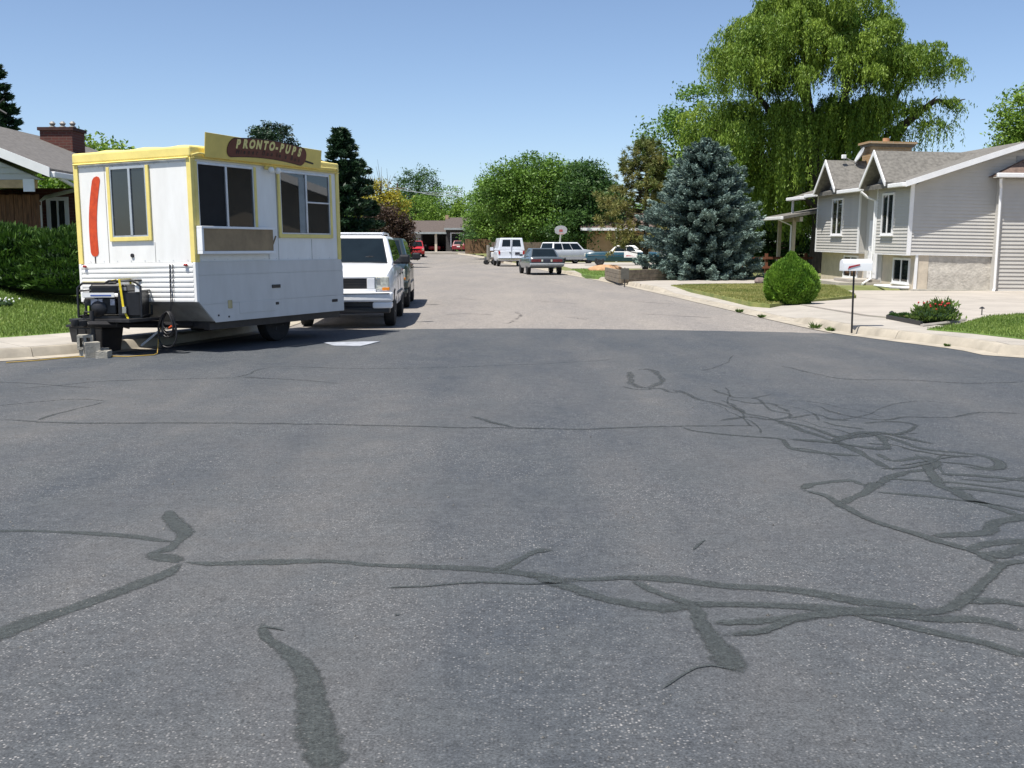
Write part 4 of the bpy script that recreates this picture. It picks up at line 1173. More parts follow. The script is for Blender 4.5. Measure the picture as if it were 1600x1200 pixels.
# silver wagon on a driveway behind the grey coupe
PS = paint('silver car paint', (.42, .45, .48), .3, .5)
p = P(884, 408, 84)
car('parked_wagon', 'silver and white wagon on the driveway behind the grey sedan', 'car', (p.x + .25, 85, .10), heading(.80, .60),
    dict(W=1.86, st=suv(PS)['st'], paint=PS, roof=PW, r=.36, axles=(1.36, -1.34), cab=(1.0, -2.22, .84, 1.02, .35, -2.05, .70, 1.66),
         win={'front': [(.06, .94, .09, .92)], 'rear': [(.08, .92, .15, .88)], 'left': [(.04, .3, .14, .84), (.34, .6, .14, .84), (.64, .93, .14, .84)], 'right': [(.07, .36, .14, .84), (.4, .66, .14, .84), (.71, .96, .14, .84)]},
         boxes=[('rear_bumper', (-2.38, -2.18, -.86, .86, .45, .6), M_CHROME, .03), ('front_bumper', (2.0, 2.28, -.86, .86, .45, .62), M_CHROME, .03)] + mir('tail_light', -2.29, -2.2, .72, .88, .7, .95, M_RED, .01) + mir('side_molding', -1.9, 1.9, .918, .934, .6, .65, M_CHROME, .006)))

# teal classic with white top, side on
PT = paint('teal car paint', (.006, .055, .085))
PTL = paint('deep green car paint', (.006, .035, .036))
cst = [(-2.62, .52, .86, .86), (-2.55, .40, .93, .95), (-1.9, .34, .96, 1.0), (-.9, .32, .96, 1.0), (.5, .30, .97, 1.0), (1.1, .30, .98, 1.0), (1.9, .32, .97, .99), (2.45, .38, .93, .96), (2.60, .46, .84, .92)]
CB = mir('headlight', 2.50, 2.66, .58, .80, .66, .86, M_LENS, .03) + [('front_bumper', (2.50, 2.76, -.92, .92, .42, .56), M_CHROME, .03), ('rear_bumper', (-2.76, -2.52, -.92, .92, .42, .56), M_CHROME, .03),
      ('grille', (2.56, 2.63, -.55, .55, .62, .82), M_CHROME, .01)]
CB += mir('chrome_strip', -2.4, 2.45, .955, .975, .735, .765, M_CHROME, .004)
CB += mir('tail_light', -2.66, -2.55, .6, .8, .66, .8, M_RED, .01)
p = P(914, 417, 77)
CLX = p.x + 2.66
CC = car('classic_car', 'teal classic car with white top and a white notice on its door', 'car', (CLX, 77.6, .10), heading(-1, .06),
    dict(W=1.94, st=cst, paint=PT, low_paint=(PTL, .64), roof=mat('white vinyl top', (.80, .80, .76), .5, .05, 4), r=.35, axles=(1.60, -1.45), cab=(.98, -1.45, .86, .93, .42, -.85, .62, 1.42),
         win={'front': [(.06, .94, .1, .9)], 'rear': [(.1, .9, .15, .85)], 'left': [(.20, .46, .16, .84), (.49, .90, .16, .84)], 'right': [(.10, .51, .16, .84), (.54, .80, .16, .84)]}, boxes=CB))
nt = mk('door_notice', MB().box(-1.02, -.10, .976, .984, .58, 1.02), M_WHITE, CC)
mk('notice_print', MB().prism([(-.20, .66), (-.28, .74), (-.55, .72), (-.85, .66), (-.6, .68)], 'y', .985, .988), mat('red print', (.45, .05, .06), .6, .1, 9), nt)

# red pickup far down the left kerb and maroon hatchback at the end
PR = paint('red car paint', (.52, .018, .020))
p = P(645, 405, 114)
far = float(far_z(114))
car('parked_pickup', 'red pickup facing the camera far down the left side', 'pickup', (p.x + .15, 116, far), heading(.12, -1), dict(suv(PR, bars=False), cab=(.95, -.75, .80, 1.02, .45, -.6, .67, 1.72)))
PM = paint('maroon car paint', (.20, .012, .022))
p = P(717, 394, 136)
far = float(far_z(137))
hst = [(-1.95, .50, .82, .92), (-1.9, .38, .90, .97), (-1.2, .30, .93, 1.0), (0, .30, .93, 1.0), (.8, .30, .92, 1.0), (1.3, .32, .86, .98), (1.9, .38, .76, .93), (2.0, .46, .68, .88)]
car('parked_hatchback', 'maroon hatchback seen from behind at the far end of the street', 'car', (p.x, 138, far), heading(.03, 1),
    dict(W=1.70, st=hst, paint=PM, r=.31, axles=(1.25, -1.2), cab=(.9, -1.85, .76, .90, .35, -1.45, .58, 1.46),
         win={'front': [(.06, .94, .1, .9)], 'rear': [(.09, .91, .18, .86)], 'left': [(.1, .42, .15, .85), (.46, .92, .15, .85)], 'right': [(.08, .54, .15, .85), (.58, .9, .15, .85)]},
         boxes=mir('tail_light', -1.97, -1.88, .58, .78, .66, .82, M_RED, .01) + [('rear_bumper', (-2.06, -1.9, -.82, .82, .42, .58), PM, .03), ('license_plate', (-1.985, -1.95, -.2, .2, .66, .78), M_WHITE, .004), ('exhaust', (-2.05, -1.9, .4, .46, .30, .36), M_BLACKSTEEL, .01)]))
# upright cart by the van
p = P(763, 410, 88)
ct = empty('utility_cart', (p.x, 88, 0), (0, 0, .2), 'tall grey upright cart with black wheels left of the white van', 'cart')
mk('panel', MB().box(-.08, .06, -.35, .35, .22, 1.55), mat('weathered grey board', (.22, .20, .17), .9, .25, 4), ct, bevel=.01)
mk('frame', MB().tube([(.10, -.3, .2), (.42, -.3, .25), (.55, -.3, .9), (.3, -.3, 1.4)], .03, 6), M_BLACKSTEEL, ct)
mk('frame', MB().tube([(.10, .3, .2), (.42, .3, .25), (.55, .3, .9), (.3, .3, 1.4)], .03, 6), M_BLACKSTEEL, ct)
mk('load', MB().box(.14, .50, -.28, .28, .55, .98), M_WHITE, ct, bevel=.05)
for x in (-.16, .45): wheel(ct, (x, -.30, .19), .19, .09, M_BLACKSTEEL); wheel(ct, (x, .30, .19), .19, .09, M_BLACKSTEEL)
# ------------------------------------------------------------------ houses
def brick_mat(name, c1, c2, mortar, scale=1.0):
    m, N, L, b = _nodes(name)
    tc = N.new('ShaderNodeTexCoord'); mp = N.new('ShaderNodeMapping'); mp.inputs['Rotation'].default_value = (R(90), 0, 0)
    L.new(tc.outputs['Object'], mp.inputs[0])
    bt = N.new('ShaderNodeTexBrick'); bt.inputs['Scale'].default_value = scale
    bt.inputs['Brick Width'].default_value = .21; bt.inputs['Row Height'].default_value = .075; bt.inputs['Mortar Size'].default_value = .006
    bt.inputs['Color1'].default_value = (*c1, 1); bt.inputs['Color2'].default_value = (*c2, 1); bt.inputs['Mortar'].default_value = (*mortar, 1)
    L.new(mp.outputs[0], bt.inputs['Vector']); L.new(bt.outputs['Color'], b.inputs['Base Color'])
    b.inputs['Roughness'].default_value = .9
    bp = N.new('ShaderNodeBump'); bp.inputs['Strength'].default_value = .4; bp.inputs['Distance'].default_value = .01; bp.invert = True
    L.new(bt.outputs['Fac'], bp.inputs['Height']); L.new(bp.outputs[0], b.inputs['Normal'])
    return m
def shingle_mat(name, c, course=.14):
    """asphalt shingle courses: thin shadowed butts and mottled tabs"""
    m, N, L, b = _nodes(name)
    tc = N.new('ShaderNodeTexCoord')
    wv = N.new('ShaderNodeTexWave'); wv.wave_type = 'BANDS'; wv.bands_direction = 'Z'; wv.wave_profile = 'SAW'
    wv.inputs['Scale'].default_value = 0.5 / course; wv.inputs['Distortion'].default_value = .35; wv.inputs['Detail'].default_value = 2
    L.new(tc.outputs['Object'], wv.inputs['Vector'])
    nz = N.new('ShaderNodeTexNoise'); nz.inputs['Scale'].default_value = 9; nz.inputs['Detail'].default_value = 5
    L.new(tc.outputs['Object'], nz.inputs['Vector'])
    r = N.new('ShaderNodeValToRGB'); r.color_ramp.elements[0].position = .3; r.color_ramp.elements[1].position = .7
    r.color_ramp.elements[0].color = (*[x * .68 for x in c], 1); r.color_ramp.elements[1].color = (*[x * 1.25 for x in c], 1)
    L.new(nz.outputs['Fac'], r.inputs[0]); L.new(r.outputs[0], b.inputs['Base Color'])
    b.inputs['Roughness'].default_value = .95
    bp = N.new('ShaderNodeBump'); bp.inputs['Strength'].default_value = .6; bp.inputs['Distance'].default_value = .02
    L.new(wv.outputs['Fac'], bp.inputs['Height']); L.new(bp.outputs[0], b.inputs['Normal'])
    return m
M_SHGREY = shingle_mat('grey shingles', (.155, .146, .13))
M_SHLEFT = shingle_mat('weathered shingles', (.14, .13, .12))
M_SHBRN = shingle_mat('brown shingles', (.155, .108, .088))
M_SHFAR = shingle_mat('dark brown shingles', (.095, .075, .065))
M_SIDING = mat('cream siding', (.475, .46, .43), .55, .04, 1.5)
M_SIDING2 = mat('grey siding', (.50, .49, .46), .55, .04, 1.5)
M_TRIMW = mat('white trim', (.76, .76, .76), .5, .04, 3)
M_STUCCO = mat('rough stucco', (.47, .44, .39), .95, .15, 5, bump=.9, bscale=14)
M_CREAM = mat('cream masonry', (.55, .48, .38), .9, .08, 4, bump=.3, bscale=20)
M_TANBRICK = brick_mat('tan brick', (.34, .21, .10), (.42, .28, .15), (.40, .35, .28))
M_REDBRICK = brick_mat('dark red brick', (.115, .035, .025), (.085, .028, .022), (.12, .085, .07))
M_CEDAR = mat('cedar boards', (.17, .075, .032), .85, .35, 5, stretch=(6, 6, .7), bump=.3, bscale=30)
M_SOFFIT = mat('soffit', (.55, .53, .48), .7, .05, 3)

def boards_y(parent, x0f, x1f, y, z0, z1, pitch, m, out=.028):
    """lap siding on a wall facing -y; x limits are functions of z"""
    z = z0
    while z < z1 - .02:
        t = min(z + pitch, z1)
        a0, a1, b0, b1 = x0f(z), x1f(z), x0f(t), x1f(t)
        if a1 - a0 > .08 and b1 - b0 > 0.02:
            mk('siding_board', MB().hexa([(a0, y - out, z), (a1, y - out, z), (a1, y, z), (a0, y, z), (b0, y - .003, t), (b1, y - .003, t), (b1, y, t), (b0, y, t)]), m, parent)
        z += pitch
def boards_x(parent, y0, y1, x, z0, z1, pitch, m, out=.024):
    z = z0; proto = None
    while z < z1 - .02:
        t = min(z + pitch, z1) - z
        if proto is None or abs(t - pitch) > 1e-4:
            o = mk('siding_board', MB().hexa([(x - out, y1, 0), (x - out, y0, 0), (x, y0, 0), (x, y1, 0), (x - .003, y1, t), (x - .003, y0, t), (x, y0, t), (x, y1, t)]), m, parent, loc=(0, 0, z))
            if proto is None: proto = o
        else:
            o = proto.copy(); COL.objects.link(o); o.location = (0, 0, z)
        z += pitch

def win_x(parent, y0, y1, x, z0, z1, mull=True, t=.07):
    f = MB()
    f.box(x - .05, x, y0 - t, y0, z0 - t, z1 + t); f.box(x - .05, x, y1, y1 + t, z0 - t, z1 + t); f.box(x - .05, x, y0, y1, z0 - t, z0); f.box(x - .05, x, y0, y1, z1, z1 + t)
    if mull: f.box(x - .042, x - .005, (y0 + y1) / 2 - .025, (y0 + y1) / 2 + .025, z0, z1)
    w = mk('window', f, M_TRIMW, parent)
    for a, b_ in (((y0, (y0 + y1) / 2 - .026), ((y0 + y1) / 2 + .026, y1)) if mull else ((y0, y1),)):
        mk('pane', MB().box(x - .020, x - .006, a, b_, z0, z1), M_GLASS2, w)
    mk('sill', MB().box(x - .09, x, y0 - t - .02, y1 + t + .02, z0 - t - .04, z0 - t - .001), M_TRIMW, w)
def win_y(parent, x0, x1, y, z0, z1, mull=True, t=.07, m=None):
    f = MB()
    f.box(x0 - t, x0, y - .05, y, z0 - t, z1 + t); f.box(x1, x1 + t, y - .05, y, z0 - t, z1 + t); f.box(x0, x1, y - .05, y, z0 - t, z0); f.box(x0, x1, y - .05, y, z1, z1 + t)
    c = (x0 + x1) / 2
    if mull: f.box(c - .02, c + .02, y - .042, y - .005, z0, z1)
    w = mk('window', f, m or M_TRIMW, parent)
    for a, b_ in (((x0, c - .021), (c + .021, x1)) if mull else ((x0, x1),)):
        mk('pane', MB().box(a, b_, y - .020, y - .006, z0, z1), M_GLASS2, w)

# --- split-level house on the right
C = P(1414, 452, 35.0)
HS = empty('split_level_house', (C.x, C.y, .08), (R(.5), R(1.1), .035), 'cream split-level house with two small front gables and lap siding', 'house')
EZ, AZ, HW, HL = 3.34, 4.58, 3.6, 9.5
sl = (AZ - EZ) / HW
mk('wall', MB().prism([(.3, 1.12), (2 * HW, 1.12), (2 * HW, EZ), (HW, AZ), (.3, EZ + .3 * sl)], 'y', 0.02, HL), M_SIDING, HS)
mk('bay', MB().box(0.0, .31, 0.0, 2.85, 1.12, EZ), M_SIDING, HS); mk('bay', MB().box(0.0, .31, 4.55, 9.4, 1.12, EZ), M_SIDING, HS)
mk('lower_wall', MB().box(.3, 2 * HW - .02, .06, HL, -.5, 1.118), M_CREAM, HS)
# stucco over the footing of the gable end with an uneven lower coat
rs_ = random.Random(4); mb = MB(); nn, mm_ = 46, 12
for i in range(nn + 1):
    for j in range(mm_ + 1):
        x, z = .72 + (2 * HW - .8) * i / nn, -.4 + 1.50 * j / mm_
        b_ = .03 if z < .66 + .05 * math.sin(x * 5.1) + .03 * math.sin(x * 11) else 0.0
        mb.v.append((x, .045 - b_ - rs_.uniform(0, .012), z))
for i in range(nn):
    for j in range(mm_):
        a = i * (mm_ + 1) + j; mb.f.append((a, a + mm_ + 1, a + mm_ + 2, a + 1))
mk('stucco', mb, M_STUCCO, HS, smooth=50)
mk('footing_post', MB().box(.28, .36, -.005, .055, -.4, 1.115), M_TRIMW, HS); mk('footing_panel', MB().box(.36, .72, .03, .058, -.4, 1.112), M_CREAM, HS)
mk('ledge', MB().box(.2, 2 * HW, -.14, .05, -.4, .02), mat('footing concrete', (.40, .38, .33), .9, .15, 4), HS)
rk = lambda z: max(0, (z - EZ) / sl)
boards_y(HS, lambda z: .09 + (rk(z) + .02 if z > EZ - .05 else 0), lambda z: 2 * HW - .05 - (rk(z) + .02 if z > EZ - .05 else 0), .0, 1.13, AZ - .12, .108, M_SIDING)
mk('starter_strip', MB().box(.09, 2 * HW - .05, -.026, .018, 1.10, 1.129), M_TRIMW, HS)
mk('corner_board', MB().box(-.034, .088, -.036, .02, 1.085, EZ + .0), M_TRIMW, HS)
for y0, y1 in ((.09, 2.80), (4.60, 9.35)):
    boards_x(HS, y0, y1, 0.0, 1.13, EZ - .01, .108, M_SIDING)
    mk('starter_strip', MB().box(-.028, .29, y0 - .04, y1 + .04, 1.08, 1.118), M_TRIMW, HS)
for y in (2.81, 4.53, 9.36): mk('corner_board', MB().box(-.034, .03, y, y + .075, 1.085, EZ), M_TRIMW, HS)
win_x(HS, 1.35, 2.25, -.012, 1.80, 3.05); win_x(HS, 6.35, 7.45, -.012, 1.80, 3.05)
win_x(HS, .50, 1.75, .30, .22, .92); win_x(HS, 5.30, 6.70, .30, .22, .92)
mk('entry_wall', MB().box(.26, .31, 2.85, 4.55, .1, EZ + .1), M_SIDING2, HS)
dr = mk('door', MB().box(.215, .26, 3.15, 4.10, .22, 2.25), M_TRIMW, HS, bevel=.01)
mk('door_panel', MB().box(.205, .215, 3.30, 3.95, .40, 1.15), M_TRIMW, dr, bevel=.004); mk('door_panel', MB().box(.205, .215, 3.30, 3.95, 1.30, 2.10), M_TRIMW, dr, bevel=.004)
mk('handle', MB().ball((.18, 4.02, 1.2), .035), M_CHROME, dr)
mk('wall_lamp', MB().box(.16, .26, 2.93, 3.02, 2.0, 2.2), M_BLACK, HS, bevel=.01)
mk('step', MB().box(-1.3, .25, 2.6, 5.8, -.3, .10), M_CONC, HS, bevel=.01); mk('step', MB().box(-.8, .25, 2.9, 4.6, .101, .20), M_CONC, HS, bevel=.01)
mk('window_well', MB().tube([(.25, .3, .05), (-.30, .45, .05), (-.35, 1.7, .05), (.25, 1.95, .05)], .05, 6), M_TRIMW, HS)
def zr(x): return EZ + x * sl
rf = mk('roof', MB().prism([(-.36, zr(-.36) + .03), (HW, AZ + .03), (2 * HW + .36, zr(-.36) + .03), (2 * HW + .36, zr(-.36) + .17), (HW, AZ + .17), (-.36, zr(-.36) + .17)], 'y', -.44, HL + .4), M_SHGREY, HS)
rk_f = MB().prism([(-.38, zr(-.38) + .01), (HW, AZ + .01), (2 * HW + .38, zr(-.38) + .01), (2 * HW + .38, zr(-.38) + .185), (HW, AZ + .185), (-.38, zr(-.38) + .185)], 'y', -.475, -.442)
mk('rake_board', rk_f, M_TRIMW, rf)
mk('soffit', MB().prism([(-.34, zr(-.34)), (HW, AZ), (2 * HW + .34, zr(-.34)), (2 * HW + .34, zr(-.34) + .028), (HW, AZ + .028), (-.34, zr(-.34) + .028)], 'y', -.435, -.02), M_SOFFIT, rf)
for y0, y1 in ((-.44, .85), (3.25, 5.85), (8.35, HL + .4)):
    mk('gutter', MB().box(-.47, -.365, y0, y1, zr(-.38) + .02, zr(-.38) + .15), M_TRIMW, rf, bevel=.02)
for y0, hw_, az in ((2.05, 1.15, 4.52), (7.1, 1.20, 4.55)):
    e = 3.30
    dm = mk('gablet', MB().prism([(y0 - hw_, e), (y0, az - .13), (y0 + hw_, e), (y0 + hw_, e + .13), (y0, az), (y0 - hw_, e + .13)], 'x', -.52, HW - .12), M_SHGREY, rf)
    mk('gablet_trim', MB().prism([(y0 - hw_ - .02, e - .005), (y0, az - .155), (y0 + hw_ + .02, e - .005), (y0 + hw_ + .02, e + .14), (y0, az + .015), (y0 - hw_ - .02, e + .14)], 'x', -.56, -.522), M_TRIMW, dm)
    mk('gablet_face', MB().prism([(y0 - hw_ + .1, e), (y0 + hw_ - .1, e), (y0, az - .16)], 'x', -.03, .0), M_SIDING, dm)
mk('gable_vent', MB().box(HW - .32, HW + .32, -.035, -.018, 3.85, 4.28), mat('vent grey', (.28, .29, .30), .6, .1, 9), HS)
chm = mk('chimney', MB().box(1.0, 2.55, 6.6, 7.5, 3.6, 5.05), M_TANBRICK, rf)
mk('chimney_cap', MB().box(.92, 2.63, 6.52, 7.58, 5.051, 5.16), mat('dark mortar cap', (.18, .15, .11), .9, .2, 6), chm); mk('chimney_cap', MB().box(.86, 2.69, 6.46, 7.64, 5.161, 5.24), M_TANBRICK, chm)
mk('flue', MB().cyl((1.7, 7.0, 5.24), (1.7, 7.0, 5.40), .13), mat('clay flue', (.40, .22, .12), .9, .15, 6), chm)
mk('downspout', MB().tube([(-.54, 3.05, zr(-.5) + .03), (-.30, 3.0, 3.0), (-.06, 2.92, 2.9), (-.06, 2.92, .25), (-.5, 2.5, .05)], .045, 6), M_TRIMW, HS)
# covered side porch
mk('porch_roof', MB().hexa([(-1.35, 9.6, 2.36), (2.4, 9.6, 3.06), (2.4, 13, 3.06), (-1.35, 13, 2.36), (-1.35, 9.6, 2.47), (2.4, 9.6, 3.2), (2.4, 13, 3.2), (-1.35, 13, 2.47)]), M_SHGREY, HS)
mk('porch_gutter', MB().box(-1.47, -1.352, 9.5, 13.1, 2.33, 2.46), M_TRIMW, HS, bevel=.02)
mk('porch_beam', MB().box(-.62, -.50, 9.7, 12.9, 2.28, 2.47), M_CREAM, HS)
mk('porch_post', MB().box(-.70, -.56, 10.4, 10.54, -.4, 2.44), M_CREAM, HS)
mk('porch_post', MB().box(-.70, -.56, 12.5, 12.64, -.4, 2.44), M_CREAM, HS)
mk('porch_downspout', MB().tube([(-1.40, 10.2, 2.36), (-.78, 10.35, 2.12), (-.76, 10.38, -.1)], .035, 6), M_TRIMW, HS)
mk('upper_eave', MB().hexa([(-.36, HL + .41, 3.18), (1.6, HL + .41, 3.86), (1.6, 11.9, 3.86), (-.36, 11.9, 3.18), (-.36, HL + .41, 3.33), (1.6, HL + .41, 4.02), (1.6, 11.9, 4.02), (-.36, 11.9, 3.33)]), M_SHGREY, HS)
mk('upper_gutter', MB().box(-.60, -.362, HL + .42, 11.95, 3.17, 3.30), M_TRIMW, HS, bevel=.02)
mk('upper_post', MB().box(-.42, -.34, 11.6, 11.68, 2.6, 3.22), M_TRIMW, HS)
# dish
ds = empty('satellite_dish', (0, 0, 0), label='small grey satellite dish on the roof left of the tan chimney', cat='satellite dish')
bpy.context.view_layer.update(); HM = HS.matrix_world
ds.location = HM @ Vector((.55, 6.9, 3.62)); ds.rotation_euler = (0, 0, .2)
mk('mast', MB().tube([(0, 0, 0), (0, 0, .75), (.08, 0, .95)], .028, 8), M_GREYMET, ds)
dsh = mk('reflector', MB().lathe([(.0, .06), (.15, .05), (.27, .015), (.33, -.02), (.335, -.005), (.27, .03), (.15, .065), (.0, .075)], (0, 0, 0), 'x', 20), mat('dish grey', (.45, .46, .47), .5, .1, 5), ds, loc=(.16, 0, 1.12), rot=(0, R(28), R(-15)), smooth=60)
mk('feed_arm', MB().tube([(.1, 0, .80), (-.42, -.02, 1.02)], .018, 6), M_GREYMET, ds); mk('feed_horn', MB().box(-.56, -.40, -.07, .05, .98, 1.13), M_WHITE, ds, bevel=.02)

# --- garage wing beyond the driveway
GP = P(1553, 459, 34.75)
GA = empty('garage', (GP.x, GP.y, .0), (R(.2), R(.5), .035), 'cream siding garage with white downspout and brown hip roof at right edge', 'garage')
GH = 3.58
mk('wall', MB().box(0.02, 9, 0.03, .70, -.4, GH), M_SIDING, GA)
boards_y(GA, lambda z: .09, lambda z: 8.95, .02, .03, GH - .02, .124, M_SIDING)
mk('corner_board', MB().box(-.02, .088, -.012, .03, -.05, GH), M_SIDING, GA)
mk('downspout', MB().tube([(-.12, -.22, GH - .02), (-.10, -.18, GH - .16), (-.03, -.08, GH - .30), (-.03, -.075, .12), (-.10, -.16, .02)], .045, 6), M_TRIMW, GA)
mk('gutter', MB().box(-.30, 9.3, -.40, -.27, GH + .0, GH + .14), M_TRIMW, GA, bevel=.02)
mk('soffit', MB().box(-.26, 9.26, -.265, 0.0, GH + .005, GH + .03), M_SOFFIT, GA)
o = .26; e2 = GH + .06
mk('roof', MB().add([(-o, -o, e2), (9 + o, -o, e2), (9 + o, .62, e2), (-o, .62, e2), (1.6, .6, e2 + .95), (7.4, .6, e2 + .95), (-o, -o, e2 - .02), (9 + o, -o, e2 - .02), (9 + o, .62, e2 - .02), (-o, .62, e2 - .02)],
   [(0, 1, 5, 4), (1, 2, 5), (2, 3, 4, 5), (3, 0, 4), (9, 8, 7, 6), (0, 6, 7, 1), (1, 7, 8, 2), (2, 8, 9, 3), (3, 9, 6, 0)]), M_SHBRN, GA)

# --- brick house on the left
LZ = .80
LH = empty('brick_house', (-13.7, 24.0, LZ), (0, 0, 0), 'brick house with white gable, grey roof and dark chimney behind the hedge', 'house')
ez, az, hw = 2.97 - LZ, 4.49 - LZ, 3.8
s2 = (az - ez) / hw
mk('gable_wall', MB().prism([(-hw + .2, ez - .08), (hw - .3, ez - .08), (0, az - .14)], 'y', .02, .2), M_SIDING2, LH)
boards_y(LH, lambda z: -(hw - .32) + max(0, (z - ez + .08) / s2), lambda z: (hw - .32) - max(0, (z - ez + .08) / s2), .02, ez - .08, az - .2, .13, M_SIDING2)
r2 = mk('roof', MB().prism([(-hw, ez), (0, az), (hw, ez), (hw, ez + .14), (0, az + .14), (-hw, ez + .14)], 'y', -.35, 12), M_SHLEFT, LH)
mk('roof_slope', MB().prism([(hw + .002, ez - .001), (hw + 1.3, ez - 1.3 * s2), (hw + 1.3, ez - 1.3 * s2 + .14), (hw + .002, ez + .139)], 'y', 2.6, 12), M_SHLEFT, r2)
mk('rake_board', MB().prism([(-hw - .02, ez - .05), (0, az - .05), (hw + .02, ez - .05), (hw + .02, ez + .155), (0, az + .155), (-hw - .02, ez + .155)], 'y', -.39, -.352), M_TRIMW, r2)
mk('soffit', MB().prism([(-hw + .02, ez - .03), (0, az - .03), (hw - .02, ez - .03), (hw - .02, ez - .003), (0, az - .003), (-hw + .02, ez - .003)], 'y', -.345, -.0), M_SOFFIT, r2)
mk('gutter', MB().box(hw + .004, hw + .12, -.33, 2.6, ez - .06, ez + .07), M_TRIMW, r2, bevel=.02)
mk('gutter', MB().box(hw + .10, hw + 2.6, 2.36, 2.48, ez - .32, ez - .20), M_TRIMW, r2, bevel=.02)
mk('beam', MB().box(-hw + .1, hw - .48, -.02, .17, ez - .26, ez - .085), mat('fir beam', (.48, .34, .18), .8, .2, 4), LH); mk('beam_end', MB().box(hw - .70, hw - .46, -.06, -.022, ez - .34, ez - .07), M_TRIMW, LH)
mk('side_wall', MB().box(-hw + .2, hw - 1.78, .8, .95, -.5, ez - .10), M_SIDING2, LH)
boards_y(LH, lambda z: -hw + .2, lambda z: hw - 1.85, .8, -.4, ez - .4, .15, M_SIDING2)
mk('post', MB().box(hw - 1.80, hw - 1.68, .7, .82, -.5, ez - .2), M_TRIMW, LH)
mk('brick_wall', MB().box(hw - 1.85, hw + 3.6, 2.75, 3.0, -.6, ez - .12), M_REDBRICK, LH)
mk('rear_wall', MB().box(-hw + .3, hw + 3.5, 3.0, 11.5, -.6, ez - .14), M_REDBRICK, LH)
win_y(LH, hw - 1.30, hw - .95, 2.75, .05, ez - .42, True, .09)
mk('curtain', MB().box(hw - 1.27, hw - 1.21, 2.735, 2.742, .05, ez - .42), M_WHITE, LH)
mk('downspout', MB().tube([(hw + .05, .1, ez - .05), (hw + .02, 1.2, ez - .22), (hw - 1.35, 2.6, ez - .34), (hw - 1.52, 2.66, ez - .44), (hw - 1.52, 2.66, -.4)], .045, 6), M_TRIMW, LH)
ch2 = mk('chimney', MB().box(.52, 1.42, 7.0, 7.9, 2.6, 3.86), M_REDBRICK, LH)
mk('chimney_cap', MB().box(.47, 1.47, 6.95, 7.95, 3.861, 3.95), mat('dark brick cap', (.05, .022, .018), .9, .2, 6), ch2)
for x in (.68, .97, 1.25): mk('flue', MB().lathe([(0, 0), (.10, 0), (.10, .06), (.05, .09), (.09, .15), (.04, .21), (0, .21)], (x, 7.5, 3.95), 'z', 12), M_GREYMET, ch2)
mk('vent_pipe', MB().cyl((-.55, 6.2, az), (-.55, 6.2, az + .50), .07), M_GREYMET, r2)
mk('antenna', MB().tube([(-.32, 6.4, az), (-.32, 6.4, az + .8), (-.15, 6.4, az + .95)], .02, 6), M_BLACKSTEEL, r2); mk('antenna_arm', MB().tube([(-.6, 6.4, az + .85), (-.1, 6.4, az + .55)], .03, 6), M_BLACKSTEEL, r2)
# cedar plank fence closing the carport
cf = empty('plank_fence', (-13.7, 24.75, LZ), label='dark cedar plank fence under the white gable', cat='fence')
for i in range(10):
    x = hw - 1.66 + i * .096
    o_ = mk('plank', MB().box(x, x + .089, -.02 - .008 * (i % 2), .0, -.4, ez - .36 - .01 * (i % 3)), M_CEDAR, cf)
mk('rail', MB().box(hw - 1.66, hw - .70, .001, .05, ez - .6, ez - .52), M_CEDAR, cf)

# --- house with a carport at the end of the street
FZ = .78
FH = empty('carport_house', (P(692, 390, 139).x, 141, FZ), (0, 0, .02), 'low house with brown roof and an open dark carport at street end', 'house')
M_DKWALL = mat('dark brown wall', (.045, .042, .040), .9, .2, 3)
mk('roof', MB().hexa([(-9, -.6, 2.35), (.4, -.6, 2.35), (.4, 4, 3.9), (-9, 4, 3.9), (-9, -.6, 2.5), (.4, -.6, 2.5), (.4, 4, 4.05), (-9, 4, 4.05)]), M_SHFAR, FH)
mk('roof', MB().hexa([(.1, -1.4, 2.85), (9, -1.4, 2.85), (9, 4, 4.3), (.1, 4, 4.3), (.1, -1.4, 3.0), (9, -1.4, 3.0), (9, 4, 4.45), (.1, 4, 4.45)]), M_SHFAR, FH)
mk('fascia', MB().box(-9, .4, -.68, -.61, 2.25, 2.5), mat('grey fascia', (.30, .33, .33), .7, .1, 3), FH); mk('fascia', MB().box(.1, 9, -1.48, -1.41, 2.76, 3.0), MATS['grey fascia'], FH)
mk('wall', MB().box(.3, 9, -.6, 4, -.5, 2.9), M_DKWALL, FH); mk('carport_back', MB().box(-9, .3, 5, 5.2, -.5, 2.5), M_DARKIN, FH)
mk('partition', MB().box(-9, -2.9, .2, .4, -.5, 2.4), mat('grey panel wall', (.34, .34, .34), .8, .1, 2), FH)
mk('post', MB().box(-1.15, -.85, -.3, -.1, -.5, 2.4), M_CREAM, FH); mk('post', MB().box(-2.9, -2.75, -.3, -.1, -.5, 2.4), M_DKWALL, FH)
mk('chimney', MB().box(.1, .5, 3.2, 3.8, 3.5, 4.75), M_TANBRICK, FH)
win_y(FH, 1.0, 2.5, -.6, .75, 2.3, False, .12)
mk('ridge_wall', MB().box(-9, 9, 4.1, 4.3, -.5, 3.8), M_DKWALL, FH)
mk('apron', MB().box(-7, 4.0, -16, 4.8, -.30, .03 - .02), M_CONC, FH)
fr_ = empty('small_red_car', (P(683, 391, 143).x, 144.2, FZ), (0, 0, 1.4), 'small red car nose standing in the dark far carport', 'car')
mk('body', MB().box(-1.8, 1.8, -.8, .8, .25, .70), PR, fr_, bevel=.12, seg=3); mk('cabin', MB().hexa([(-1.2, -.7, .69), (.8, -.7, .69), (.8, .7, .69), (-1.2, .7, .69), (-.9, -.55, 1.1), (.3, -.55, 1.1), (.3, .55, 1.1), (-.9, .55, 1.1)]), M_GLASS, fr_, bevel=.04)
